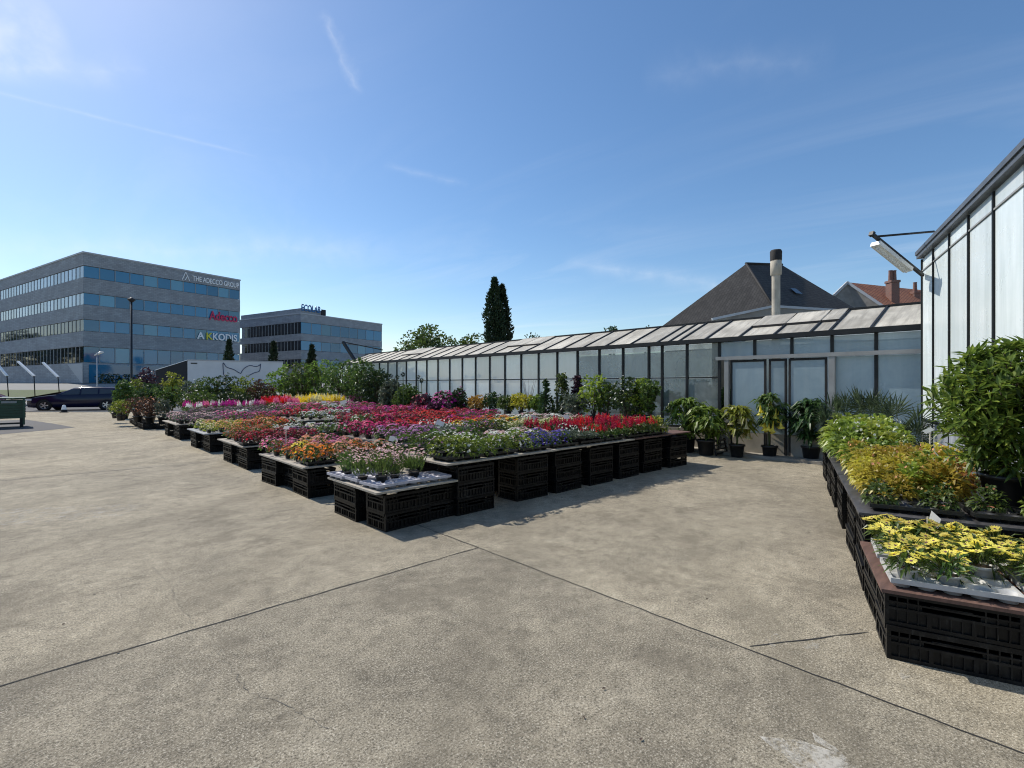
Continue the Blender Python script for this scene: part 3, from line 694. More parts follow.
tree('broadleaf_tree', pd(412, 38, 0), 5.0, 1.3, 2.0, LEAF['mid'], 1100, .28, 'thin half-bare tree top over the far greenhouse roof')
tree('broadleaf_tree', pd(537, 55, 0), 7.3, 1.7, 3.0, LEAF['dark'], 1200, .34, 'dark low tree crown peeping over the greenhouse ridge beyond the cypresses')
tree('broadleaf_tree', pd(610, 60, 0), 9.2, .8, 5.0, LEAF['dark'], 500, .34, 'tiny dark tree top over the middle of the greenhouse ridge')
tree('broadleaf_tree', pd(645, 60, 0), 9.0, .8, 5.0, LEAF['dark'], 500, .34, 'tiny dark tree top just beside the slate roof')
for px, ht, d, lab in ((229, 341, 60, 'beside the tall office block'), (273.5, 343, 60, 'in the middle of the three'), (312, 346, 58, 'nearest the lower office front')):
    tree('conifer_tree', pd(px, d), HCAM+(HZ-ht)*d/FPX, 1.35, .6, LEAF['conifer'], 1500, .36, 'small dark conical conifer ' + lab, 'cone', group='small conifers before the offices', trunk=.08)

for i, (la, dd, hh, ww) in enumerate(((-118, 82, 12.5, 5.5), (-128, 93, 13.5, 6), (-124, 74, 11.5, 5), (-136, 104, 14, 6.5), (-142, 116, 14, 6.5))):
    tree('broadleaf_tree', cam(la, dd, 1.0), hh, ww, 1.5, LEAF['dark'], 1800, 1.0, f'broad roadside tree outside the picture, mirrored in the office glass, {ordn(i)} along the road', trunk=.3, group='roadside trees mirrored in the office')
# ---------------------------------------------------------------- houses behind the greenhouse
def house_dark():
    d0 = 30; root = empty('slate_house', pd(755, d0+3)); root.rotation_euler = (0, 0, R_(0)); tag(root, 'house with a broad dark slate hip roof behind the greenhouse', 'house')
    inv = Matrix.Translation(-root.location)
    apexL = pd(746, 33, HCAM+120*33/FPX); apexR = pd(782, 37.5, HCAM+119*37.5/FPX)
    zE = 4.9
    A = pd(657, 30.5, zE); B = pd(784, 27.5, zE); C = pd(905, 36, zE+.0); Dd = pd(760, 44, zE)
    q = MB(); q.M = inv
    q.poly([A, B, apexL]); q.poly([B, C, apexR, apexL]); q.poly([C, Dd, apexR]); q.poly([Dd, A, apexL, apexR]); ro = q.build('roof', MT['slate'], root)
    cen = (A+B+C+Dd)/4; q = MB(); q.M = inv
    qs = [p.lerp(cen, .06) for p in (A, B, C, Dd)]
    for p, r in zip(qs, qs[1:]+qs[:1]): q.poly([(p.x,p.y,0),(r.x,r.y,0),(r.x,r.y,zE+.05),(p.x,p.y,zE+.05)])
    q.build('wall', MT['greywall'], root)
    q = MB(); q.M = inv; q.tube([apexL+Vector((0,0,.03)), apexR+Vector((0,0,.03))], .09, 6); q.tube([apexL+Vector((0,0,.03)), B+Vector((0,0,.05))], .07, 6); q.build('ridge_cap', MT['black'], ro)
    def onright(u, v, off): return (B.lerp(C, u)).lerp(apexL.lerp(apexR, u), v)+off
    nn = (C-B).cross(apexL-B).normalized(); nn = nn if nn.z > 0 else -nn
    for (u0, u1, v0, v1) in ((.38, .46, .52, .60),):
        q = MB(); q.M = inv; q.poly([onright(u0,v0,nn*.08), onright(u1,v0,nn*.08), onright(u1,v1,nn*.08), onright(u0,v1,nn*.08)]); q.build('skylight', MT['windark'], ro)
house_dark()
def house_red():
    d = 40; root = empty('tiled_house', pd(880, d)); tag(root, 'house with red tiled roof and grey gable beyond the slate roof', 'house'); inv = Matrix.Translation(-root.location)
    z = lambda py, dd: HCAM+(HZ-py)*dd/FPX
    G = pd(847.5, 40, z(283, 40)); E1 = pd(834, 40, z(296, 40)); E2 = pd(886, 38, z(309, 38)); RR = pd(945, 47, z(291, 47)-.2)
    back = RR-G
    q = MB(); q.M = inv; q.poly([(E1.x,E1.y,0),(E2.x,E2.y,0),tuple(E2),tuple(G),tuple(E1)]); q.poly([(E2.x,E2.y,0),((E2+back).x,(E2+back).y,0),tuple(E2+back),tuple(E2)]); q.build('wall', MT['greywall'], root)
    up = Vector((0,0,.06)); q = MB(); q.M = inv; q.poly([G+up, E2+up, E2+back+up, RR+up]); q.poly([G+up, RR+up, E1+back+up, E1+up]); ro = q.build('roof', MT['redtile'], root)
    q = MB(); q.M = inv; q.bar(G+up, E2+up, .18, .18); q.bar(G+up, E1+up, .18, .18); q.build('verge', MT['cladtrim'], ro)
    def chim(px, d, pt, pb_, wpx, pots):
        x = pd(px, d, 0); wd = wpx*d/FPX; q = MB(); q.M = inv @ frameM((x.x, x.y, 0), cdir(1, 0))
        q.box(-wd/2, wd/2, -wd/2, wd/2, z(pb_, d), z(pt, d)); q.box(-wd*.58, wd*.58, -wd*.58, wd*.58, z(pt, d)+.002, z(pt, d)+.18); ch = q.build('chimney', MT['brick'], ro)
        for dxp in pots:
            k = MB(); k.M = q.M; k.lathe([(.16, z(pt, d)+.18), (.13, z(pt, d)+.9), (.15, z(pt, d)+1.0)], c=(dxp*wd, 0, 0), n=10); k.build('chimney_pot', MT['brick'], ch)
    chim(892.5, 40, 283, 312, 8, (-.25, .22)); chim(915, 43, 294, 312, 6, (0,))
house_red()
root = empty('low_gable_shed', pd(775, 14.6)); tag(root, 'low grey gabled roof with pale verges behind the greenhouse ridge', 'shed'); inv = Matrix.Translation(-root.location)
q = MB(); q.M = inv; zf = lambda py, d: HCAM+(HZ-py)*d/FPX
P0 = pd(712, 14.6, zf(320, 14.6)); P1 = pd(773, 14.6, zf(307, 14.6)); P2 = pd(868, 14.6, zf(313, 14.6)); bk = cdir(.3, 1)*5
q.poly([P0, P1, P1+bk, P0+bk]); q.poly([P1, P2, P2+bk, P1+bk]); q.build('roof', MT['boardgrey'], root)
q = MB(); q.M = inv; q.poly([(P0.x,P0.y,0),(P2.x,P2.y,0),P2,P1,P0]); q.build('wall', MT['greywall'], root)
q = MB(); q.M = inv; q.bar(P0+Vector((0,0,.02)), P1+Vector((0,0,.02)), .07, .07); q.bar(P1+Vector((0,0,.02)), P2+Vector((0,0,.02)), .07, .07); q.build('verge', MT['cladtrim'], root)
root = empty('flue_pipe', pd(776, 13.6)); tag(root, 'tall weathered flue pipe with black cap behind the greenhouse roof', 'flue')
q = MB(); q.lathe([(.105, 0), (.105, 4.55), (.11, 4.6)], n=16); q.build('pipe', MT['concpipe'], root)
q = MB(); q.lathe([(.11,4.55),(.14, 4.57), (.14, 4.98), (.10, 5.0)], n=16); q.build('collar', MT['concpipe'], root)
q = MB(); q.lathe([(.145, 4.95), (.15, 5.20), (.13, 5.24), (.001, 5.25)], n=16); q.build('cap', MT['black'], root)

# ---------------------------------------------------------------- long greenhouse
GX, EZ, GY0, GY1, RX, RZ = 11.75, 2.64, 1.42, 26.3, 13.3, 3.23
root = empty('long_greenhouse', (GX, GY0, 0)); tag(root, 'long low greenhouse with pale glass walls and dirty pitched glass roof', 'greenhouse')
inv = Matrix.Translation(-root.location)
ys = [1.47, 2.23, 2.97, 3.72, 4.49, 5.30, 6.12, 6.81, 7.2]
while ys[-1] < GY1-.5: ys.append(ys[-1]+.81)
def part(name, m, fn):
    q = MB(); q.M = inv; fn(q); return q.build(name, m, root)
def sheet(q, y0, y1, z0, z1): q.poly([(GX, y0, z0), (GX, y0, z1), (GX, y1, z1), (GX, y1, z0)])
TZ = 2.20   # beam above the door bays
def bays(q):
    for i, y in enumerate(ys):
        q.box(GX-.035, GX+.03, y-.028, y+.028, .05, EZ-.05)
    q.box(GX-.02, GX+.02, 5.33, GY1, 1.74, 1.77); q.box(GX-.02, GX+.02, 5.33, GY1, .50, .56)
    q.box(GX-.06, GX+.06, GY0, GY1+.05, EZ-.05, EZ+.02)
part('frame', MT['steel'], bays)
part('gutter', MT['steel'], lambda q: q.box(GX-.16, GX-.062, GY0, GY1, EZ-.05, EZ+.05))
part('plinth', MT['plinth'], lambda q: (q.box(GX-.05, GX+.08, 1.47, 5.0, 0, .50), q.box(GX-.05, GX+.08, 5.36, GY1, 0, .50)))
for i, (a_, b_) in enumerate(zip(ys, ys[1:])):
    ya, yb = a_+.03, b_-.03
    white = a_ > 9.3
    g = MT['glasswhite'] if white else (MT['glassclear'] if a_ > 5.2 else MT['glassblue'])  # pale and blue pane tints stand for the sky they mirror
    if a_ > 5.2:
        if not white and i >= 5:
            part('wall_pane', g, lambda q: sheet(q, ya, yb, 1.78, EZ-.06))
            part('wall_pane', g, lambda q: sheet(q, ya, yb, .57, 1.73))
        else:
            part('wall_pane', g, lambda q: sheet(q, ya, yb, 1.78, EZ-.06))
            part('wall_pane', g, lambda q: sheet(q, ya, yb, .57, 1.73))
    else:
        part('wall_pane', g, lambda q: sheet(q, ya, yb, TZ+.045, EZ-.06))
        if a_ < 2.97: part('wall_pane', g, lambda q: sheet(q, ya, yb, .51, TZ-.045))
part('door_beam', MT['whitepost'], lambda q: q.box(GX-.13, GX-.038, 1.47, 5.34, TZ-.04, TZ+.04))
part('door_post', MT['whitepost'], lambda q: q.box(GX-.12, GX-.038, 5.04, 5.14, 0, TZ-.042))
part('door_post', MT['whitepost'], lambda q: q.box(GX-.12, GX-.038, 2.90, 3.01, 0, TZ-.042))
# sliding glass door leaves between the posts
for y0, y1 in ((4.22, 5.0), (3.80, 4.16), (3.04, 3.76)):
    dr = part('sliding_door', MT['black'], lambda q: (q.box(GX-.10, GX-.06, y0, y0+.04, .05, TZ-.05), q.box(GX-.10, GX-.06, y1-.04, y1, .05, TZ-.05), q.box(GX-.10, GX-.06, y0+.041, y1-.041, TZ-.10, TZ-.05), q.box(GX-.10, GX-.06, y0+.041, y1-.041, .05, .50)))
    q = MB(); q.M = inv; q.box(GX-.088, GX-.074, y0+.041, y1-.041, .51, TZ-.102); q.build('door_pane', MT['glassblue'], dr)
    q = MB(); q.M = inv; q.box(GX-.105, GX-.101, y0+.045, y1-.045, .06, .50); q.build('kick_panel', MT['plinth'], dr)
# roof panes
sl_ = (RZ-EZ)/(RX-GX)
def rp(x, y, up=0): return (x, y, EZ+.04+(x-GX)*sl_+up)
yy = [GY0, 2.32, 3.02, 3.37, 4.09, 4.84, 5.65, 6.34, 6.62, 6.96]
while yy[-1] < GY1-.5: yy.append(yy[-1]+.82)
vents = {2, 3, 4, 15, 16, 24, 25}
for i, (a_, b_) in enumerate(zip(yy, yy[1:])):
    def f(q, x0=GX-.10, x1=RX, up=0.0):
        p = [rp(x0, a_+.018, up), rp(x1, a_+.018, up), rp(x1, b_-.018, up), rp(x0, b_-.018, up)]
        q.poly([p[0], p[3], p[2], p[1]][::-1]); q.poly([(x, y, z-.012) for x, y, z in (p[0], p[3], p[2], p[1])])
    if i in vents:
        xm = GX+(RX-GX)*.46
        part('roof_pane', MT['glassroof'], lambda q: f(q, GX-.10, xm-.02)); part('roof_vent', MT['glassroof'], lambda q: f(q, xm+.0, RX-.0, .05))
        part('vent_bar', MT['black'], lambda q: q.bar(rp(xm, a_, .02), rp(xm, b_, .02), .05, .05))
    else: part('roof_pane', MT['glassroof'], f)
for y in yy: part('glazing_bar', MT['steel'], lambda q: q.bar(rp(GX-.10, y, .008), rp(RX, y, .008), .038, .045))
part('ridge', MT['steel'], lambda q: q.bar((RX, GY0, RZ+.05), (RX, GY1, RZ+.05), .07, .06))
RX2 = 2*RX-GX
part('rear_roof', MT['glasswhite'], lambda q: q.poly([(RX,GY0,RZ+.03),(RX2,GY0,EZ+.04),(RX2,GY1,EZ+.04),(RX,GY1,RZ+.03)]))
part('rear_wall', MT['glasswhite'], lambda q: q.poly([(RX2-.05,GY0,0),(RX2-.05,GY1,0),(RX2-.05,GY1,EZ),(RX2-.05,GY0,EZ)]))
for y in (GY0, GY1): part('gable_end', MT['glasswhite'], lambda q: q.poly([(GX,y,0),(RX2,y,0),(RX2,y,EZ),(RX,y,RZ),(GX,y,EZ)]))
part('vent_arm', MT['steel'], lambda q: (q.bar(pd(343, 27.4, zf(342, 27.4)), pd(356, 26.8, zf(362, 26.8)), .13), q.bar(pd(343, 27.4, zf(342, 27.4)), pd(383, 29, zf(350, 29)), .05)))

# ---------------------------------------------------------------- tall greenhouse on the right
D2 = cdir(.486, .874); E2 = cdir(.874, -.486)
CR = cam(7.316, 8.9); MR = frameM((CR.x, CR.y, 0), -D2, E2)     # x runs towards the viewer along the wall, y goes inside
root = empty('tall_greenhouse', CR); tag(root, 'tall greenhouse side of frosted panels under a dark gutter', 'greenhouse'); inv = Matrix.Translation(-CR) @ MR
WH, WLn = 3.84, 9.0
xs = [0.0, .80, 1.75, 2.66, 3.59, 4.5, 5.4, 6.3, 7.2, 8.1, 9.0]
def partR(name, m, fn):
    q = MB(); q.M = inv; fn(q); return q.build(name, m, root)
partR('frame', MT['steel'], lambda q: ([q.box(x-.015, x+.015, -.03, .04, .02, WH-.02) for x in xs], q.box(0, WLn, -.02, .03, .95, .98)))
partR('top_rail', MT['whitepost'], lambda q: q.box(.03, WLn, -.022, .02, WH-.24, WH-.22))
for a_, b_ in zip(xs, xs[1:]):
    partR('wall_panel', MT['glasspale'], lambda q: q.box(a_+.024, b_-.024, -.006, .006, 1.0, WH-.245))
    partR('upper_panel', MT['glasspale'], lambda q: q.box(a_+.024, b_-.024, -.006, .006, WH-.215, WH-.02))
    def cs(q):
        n = int((b_-a_)/.06)
        for k in range(n):
            x = a_+.026+k*(b_-a_-.052)/n; w_ = (b_-a_-.052)/n
            q.poly([(x,-.004,.02),(x+w_/2,-.03,.02),(x+w_/2,-.03,.94),(x,-.004,.94)]); q.poly([(x+w_/2,-.03,.02),(x+w_,-.004,.02),(x+w_,-.004,.94),(x+w_/2,-.03,.94)])
    partR('sheet_panel', MT['corr'], cs)
partR('gutter', MT['gutter'], lambda q: (q.box(-.05, WLn, -.085, .06, WH+.0, WH+.11), q.box(-.052, WLn, -.105, -.0855, WH+.06, WH+.125)))
partR('roof', MT['glassroof'], lambda q: q.poly([(0,.0,WH+.105),(WLn,.0,WH+.105),(WLn,2.6,WH+1.1),(0,2.6,WH+1.1)]))
partR('end_wall', MT['glasspale'], lambda q: q.poly([(0,0,0),(0,2.6,0),(0,2.6,WH+1.1),(0,0,WH)]))
# bracket lamp
A0 = pd(923, 8.75, 3.50); A1 = pd(872, 8.3, HCAM+150*8.3/FPX); A2 = pd(934, 8.55, HCAM+152.5*8.55/FPX)
root = empty('bracket_lamp', A0); tag(root, 'white tube lamp on a slanting metal bracket at the tall greenhouse corner', 'lamp'); inv = Matrix.Translation(-A0)
q = MB(); q.M = inv; q.bar(A0, A1, .045, .05); q.tube([A1.lerp(A0, .06), A2], .018, 8); q.bar(A1.lerp(A0,.02), A1.lerp(A0,-.02), .07); q.build('bracket', MT['steel'], root)
q = MB(); q.M = inv; dn = Vector((0,0,-.115)); s0, s1 = A1.lerp(A0, .06)+dn, A1.lerp(A0, .70)+dn; q.bar(s0, s1, .15, .07); lo_ = q.build('lamp_housing', MT['tubewhite'], root)
q = MB(); q.M = inv; dn2 = Vector((0,0,-.05)); q.tube([s0.lerp(s1,.05)+dn2, s0.lerp(s1,.95)+dn2], .024, 8); q.build('lamp_tube', MT['card'], lo_)
for t in (.1, .45, .88):
    q = MB(); q.M = inv; q.bar(A1.lerp(A0,.06).lerp(A1.lerp(A0,.70),t), s0.lerp(s1,t), .05); q.build('clip', MT['steel'], root)

# ---------------------------------------------------------------- crates, boards, trays
CH = .196
def crate_mesh():
    q = MB(); L, W, H = .60, .40, CH
    x, y = L/2, W/2
    q.box(-x+.02, x-.02, -y+.02, y-.02, .004, .014)
    def side(n, half, off, ax):
        """one side: ax 0 runs along x, ax 1 along y; off is the outer face, sign carries the direction"""
        sg = 1 if off > 0 else -1
        def bx(u0, u1, d0, d1, z0, z1):
            a, b_ = sorted((off-sg*d0, off-sg*d1))
            if ax == 0: q.box(u0, u1, a, b_, z0, z1)
            else: q.box(a, b_, u0, u1, z0, z1)
        e = half-.020 if ax == 1 else half
        bx(-e+.021, e-.021, .016, .021, .021, .088)                         # recessed lower panel
        bx(-e+.021, -e*.42, .016, .021, .104, .128); bx(e*.42, e-.021, .016, .021, .104, .128)
        for z0, z1, d in ((0, .021, .0), (.0885, .1035, .001), (.1285, .1385, .003), (H-.030, H-.002, -.006)): bx(-e, e, d, .020, z0, z1)
        for k in range(n+1):
            u = -e+.011+k*(2*e-.022)/n; wide = k in (0, n) or (k*3) % n == 0; wd = .020 if wide else .0065; dd = .0005 if wide else .004
            bx(u-wd/2, u+wd/2, dd, .0195, .0212, .0883)
            if abs(u) > e*.36 or not wide:
                if abs(u) > e*.30: bx(u-wd/2, u+wd/2, dd, .0195, .1037, .1283)
                if abs(u) > e*.30: bx(u-wd/2, u+wd/2, dd, .0195, .1387, H-.0302)
        bx(-e*.30, e*.30, .006, .019, .1387, .1437)
    for sg in (-1, 1): side(12, x, sg*y, 0); side(9, y, sg*x, 1)
    return q.mesh('plastic_crate', [MT['blackplastic']])
CRATE = crate_mesh()
STACKS = []
def stack(p, rz, n, place, group):
    words = {1: ['only crate'], 2: ['lower crate', 'upper crate'], 3: ['bottom crate', 'middle crate', 'top crate']}[n]
    for k in range(n):
        o = link('plastic_crate', CRATE, None, (p[0]+U(-.006,.006), p[1]+U(-.006,.006), k*CH+.001*k), rz+U(-.02,.02)+(math.pi if random.random() < .5 else 0))
        tag(o, f'black plastic crate, {words[k]} of {place}', 'crate', group)
def board(name, M, x0, x1, y0, y1, z, th, m, label):
    loc = M @ Vector((x0, y0, z-th)); q = MB()
    q.box(0, x1-x0, 0, y1-y0, 0, th); o = q.build(name, m, None, loc); o.rotation_euler = (0, 0, math.atan2(M[1][0], M[0][0])); tag(o, label, 'board'); return o
I4 = Matrix.Identity(4)
ROWN = ['front flower row', 'second flower row', 'third flower row', 'fourth flower row', 'fifth flower row', 'rear flower row']
# rows: y0, y1, board pieces (x0, x1, z)
ROWS = [ (4.86, 6.10, [(2.58, 3.66, .42), (3.50, 5.50, .622), (5.52, 7.50, .622), (7.52, 9.50, .622)]),
         (7.00, 8.95, [(2.62, 4.05, .42), (4.08, 6.70, .622), (6.72, 9.35, .622)]),
         (10.1, 11.95, [(2.68, 5.0, .422), (5.02, 7.3, .622), (7.32, 9.35, .622)]),
         (13.3, 15.2, [(2.72, 5.0, .422), (5.02, 7.3, .622), (7.32, 9.3, .622)]),
         (16.9, 19.2, [(2.76, 6.0, .422), (6.02, 9.3, .622)]) ]
boardends = ['its path end', 'its second section', 'its third section', 'its greenhouse end']
for ri, (y0, y1, bs) in enumerate(ROWS):
    for bi, (x0, x1, z) in enumerate(bs):
        m = MT['board'] if (ri+bi) % 3 else MT['boardgrey']
        if ri == 0: m = MT['board']
        if ri == 0 and bi == 3: m = MT['boardred']
        nm = boardends[bi] if bi < len(bs)-1 else boardends[3]
        board('display_board', I4, x0, x1, y0+U(-.02,.02), y1, z+.0015*bi+.022, .022, m, f'weathered board under the flowers of the {ROWN[ri]}, {nm}')
gF = 'crate stacks under the front flower row'
k = 0
stack((2.98, 5.08), .05, 2, 'the corner stack, front flower row', gF); stack((2.84, 5.75), R_(90), 2, 'the stack behind the front row corner', gF)
for x in (3.40,): stack((x, 5.12), 0, 2, 'the second low stack from front corner', gF)
for i, x in enumerate((3.95, 5.0, 5.75, 6.55, 7.35, 8.15, 9.02)):
    stack((x, 5.08+U(-.02,.03)), U(-.03,.03), 3, f'the {ordn(i)} tall stack, front flower row', gF)
    if i % 2: stack((x, 5.83), 0, 3, f'the {ordn(i)} back stack, front flower row', gF)
for ri in range(1, 5):
    y0, y1, bs = ROWS[ri]; g = f'crate stacks under the {ROWN[ri]}'
    n = 2
    for i, y in enumerate((y0+.33, y1-.42)):
        stack((bs[0][0]+.25+(.0 if i else .05)+U(-.03,.05), y), R_(90)+U(-.06,.06), n, f'the {ordn(i)} path-end stack, {ROWN[ri]}', g)
    stack((bs[0][0]+.36, (y0+y1)/2-.03), R_(90)+U(-.06,.06), n, f'the set-back middle stack, {ROWN[ri]}', g)
    xs_ = [3.75, 4.75, 5.9, 7.2, 8.6]
    for i, x in enumerate(xs_):
        nn_ = 2 if x < bs[0][1]-.25 else 3
        stack((x, y0+.24), 0, nn_, f'the {ordn(i)} near-edge stack, {ROWN[ri]}', g)

def tray_mesh(m, nx=4, ny=3, L=.56, W=.40, H=.05):
    q = MB(); z = H
    px_, py_ = L/nx, W/ny
    q.box(-L/2, L/2, -W/2, -W/2+.012, z-.022, z+.006); q.box(-L/2, L/2, W/2-.012, W/2, z-.022, z+.006)
    q.box(-L/2, -L/2+.012, -W/2+.0125, W/2-.0125, z-.022, z+.006); q.box(L/2-.012, L/2, -W/2+.0125, W/2-.0125, z-.022, z+.006)
    for i in range(nx):
        for j in range(ny):
            cx, cy = -L/2+px_*(i+.5), -W/2+py_*(j+.5); r = min(px_, py_)*.43
            n = 14; out = []; rin = []
            for k in range(n):
                a = 2*math.pi*k/n; ca, sa = math.cos(a), math.sin(a); s_ = 1/max(abs(ca)/(px_/2), abs(sa)/(py_/2))
                out.append(q.pt((cx+ca*s_*.999, cy+sa*s_*.999, z))); rin.append(q.pt((cx+ca*r, cy+sa*r, z-.004)))
            lo = [q.pt((cx+math.cos(2*math.pi*k/n)*r*.86, cy+math.sin(2*math.pi*k/n)*r*.86, .003)) for k in range(n)]
            q.sm = True
            for k in range(n):
                q.face([out[k], out[(k+1)%n], rin[(k+1)%n], rin[k]]); q.face([rin[k], rin[(k+1)%n], lo[(k+1)%n], lo[k]])
            q.sm = False; q.face(lo)
    return q.mesh('plant_tray', [m])
TRAY = {'lav': tray_mesh(MT['tray']), 'white': tray_mesh(MT['traywhite'], 5, 3, .58, .40), 'black': tray_mesh(MT['pot'])}
def tray(kind, loc, rz, label, group): return tag(link('plant_tray', TRAY[kind], None, loc, rz), label, 'tray', group)

# ---------------------------------------------------------------- potted flowers
def pot_mb(q, r=.055, h=.085, mi=0, soil=1, n=12):
    q.mi = mi; q.lathe([(r*.72, 0), (r*.95, h*.86), (r*1.06, h*.87), (r*1.06, h), (r*.94, h), (r*.92, h*.9)], n=n)
    q.mi = soil; q.sm = False; q.face([q.pt((math.cos(2*math.pi*k/n)*r*.92, math.sin(2*math.pi*k/n)*r*.92, h*.9)) for k in range(n)])
def flower_parts(kind):
    """foliage and bloom builders for one plant, origin at the pot base"""
    fo, bl = MB(), MB(); z0 = .08
    if kind == 'chrysanthemum' or kind == 'begonia' or kind == 'verbena':
        r, h = {'chrysanthemum': (.135, .155), 'begonia': (.13, .135), 'verbena': (.14, .12)}[kind]
        for _ in range(95):
            v = rv(.5); fo.leaf2(Vector((v.x*r*.85, v.y*r*.85, z0+max(0, v.z)*h*.82))*1.0, v+rv()*.5, U(.035,.06), U(.018,.03))
        n = {'chrysanthemum': 40, 'begonia': 30, 'verbena': 28}[kind]
        for _ in range(n):
            v = rv(.75); rr = {'chrysanthemum': U(.017,.026), 'begonia': U(.018,.028), 'verbena': U(.016,.028)}[kind]
            bl.bloom((v.x*r, v.y*r, z0+.02+max(-.1, v.z)*h), v+Vector((0,0,.4)), rr, 7 if kind == 'chrysanthemum' else 5, .3, 0)
    elif kind == 'petunia':
        for _ in range(130):
            v = rv(.6); fo.leaf2((v.x*.14, v.y*.14, z0+max(0, v.z)*.15), v+rv()*.6, U(.04,.075), U(.022,.036))
        for _ in range(13):
            v = rv(.8); bl.bloom((v.x*.145, v.y*.145, z0+.03+max(0, v.z)*.16), v+Vector((0,0,.5)), U(.017,.026), 5, .3, 0)
    elif kind == 'lobelia':
        for _ in range(110):
            v = rv(.5); fo.leaf2((v.x*.13, v.y*.13, z0+max(0, v.z)*.13), v+rv()*.6, U(.03,.05), U(.012,.02))
        for _ in range(60):
            v = rv(.7); bl.bloom((v.x*.14, v.y*.14, z0+.02+max(-.1, v.z)*.15), v+Vector((0,0,.3)), U(.011,.018), 5, .3, 0)
    elif kind == 'carnation':
        for _ in range(150):
            a, r = U(0,6.28), .11*math.sqrt(random.random()); fo.leaf2((math.cos(a)*r, math.sin(a)*r, z0+U(0,.15)), Vector((math.cos(a)*.35, math.sin(a)*.35, 1))+rv()*.25, U(.07,.13), U(.008,.014), .1)
        for _ in range(34):
            a, r = U(0,6.28), .14*math.sqrt(random.random()); bl.bloom((math.cos(a)*r, math.sin(a)*r, z0+U(.18,.27)-r*.25), (U(-.5,.5),U(-.5,.5),1), U(.012,.019), 6, .5, 0)
    elif kind == 'salvia':
        for _ in range(90):
            v = rv(.5); fo.leaf2((v.x*.11, v.y*.11, z0+U(.0,.14)), v+rv()*.5, U(.05,.08), U(.025,.04))
        for _ in range(9):
            a, r = U(0,6.28), .10*math.sqrt(random.random()); x, y, h0 = math.cos(a)*r, math.sin(a)*r, z0+U(.11,.15); L = U(.08,.13)
            for j in range(13):
                b_ = U(0,6.28); t = j/13; bl.bloom((x+math.cos(b_)*.013*(1-t*.7), y+math.sin(b_)*.013*(1-t*.7), h0+L*t), (math.cos(b_), math.sin(b_), .5), .017*(1-t*.5), 4, .5, 0)
    elif kind == 'snapdragon':
        for _ in range(130):
            a, r = U(0,6.28), .12*math.sqrt(random.random()); fo.leaf2((math.cos(a)*r, math.sin(a)*r, z0+U(0,.26)), Vector((math.cos(a), math.sin(a), .8))+rv()*.4, U(.05,.09), U(.014,.024))
        for _ in range(9):
            a, r = U(0,6.28), .12*math.sqrt(random.random()); x, y, h0 = math.cos(a)*r, math.sin(a)*r, z0+U(.22,.30); L = U(.14,.22)
            for j in range(16):
                b_ = U(0,6.28); t = j/16; bl.bloom((x+math.cos(b_)*.022*(1-t*.8), y+math.sin(b_)*.022*(1-t*.8), h0+L*t), (math.cos(b_), math.sin(b_), .35), .026*(1-t*.6), 4, .5, 0)
    elif kind == 'marigold':
        for _ in range(110):
            v = rv(.5); fo.leaf2((v.x*.125, v.y*.125, z0+max(0, v.z)*.14), v+rv()*.5, U(.03,.055), U(.012,.022))
        for _ in range(16):
            v = rv(.9); bl.bloom((v.x*.12, v.y*.12, z0+.03+max(0, v.z)*.15), v+Vector((0,0,.5)), U(.022,.032), 9, .35, 0)
    elif kind == 'daisy':
        for _ in range(95):
            v = rv(.4); fo.leaf((v.x*.07, v.y*.07, z0+U(0,.09)), v+rv()*.4, U(.05,.085), U(.014,.022))
        for _ in range(19):
            a, r = U(0,6.28), .125*math.sqrt(random.random()); p = Vector((math.cos(a)*r, math.sin(a)*r, z0+U(.10,.135)-r*.35))
            nrm_ = Vector((U(-.45,.45), U(-.45,.45), 1)); fo.tube([(p.x*.4, p.y*.4, z0+.02), tuple(p-Vector((0,0,.004)))], .0022, 4, False)
            bl.bloom(p, nrm_, U(.026,.034), 13, .12, 0, 1, .24)
    elif kind == 'grass':
        for _ in range(260):
            a, r = U(0,6.28), .07*math.sqrt(random.random()); fo.leaf2((math.cos(a)*r, math.sin(a)*r, z0), Vector((math.cos(a)*.8, math.sin(a)*.8, 1))+rv()*.4, U(.12,.24), .010, .35)
        for _ in range(10):
            v = rv(.8); bl.bloom((v.x*.1, v.y*.1, z0+.12+max(0, v.z)*.08), v, .014, 5, .3, 0)
    elif kind == 'foliage':     # leaf plant, few or no flowers
        for _ in range(150):
            v = rv(.45); k_ = U(.5,1); fo.leaf((v.x*.15*k_, v.y*.15*k_, z0+.02+max(0, v.z)*.22*k_), v+rv()*.5+Vector((0,0,-.1)), U(.055,.095), U(.035,.06), .2, .35)
        for _ in range(3):
            v = rv(.8); bl.bloom((v.x*.1, v.y*.1, z0+.22), v, .015, 5, .3, 0)
    return fo, bl
SPEC = {}
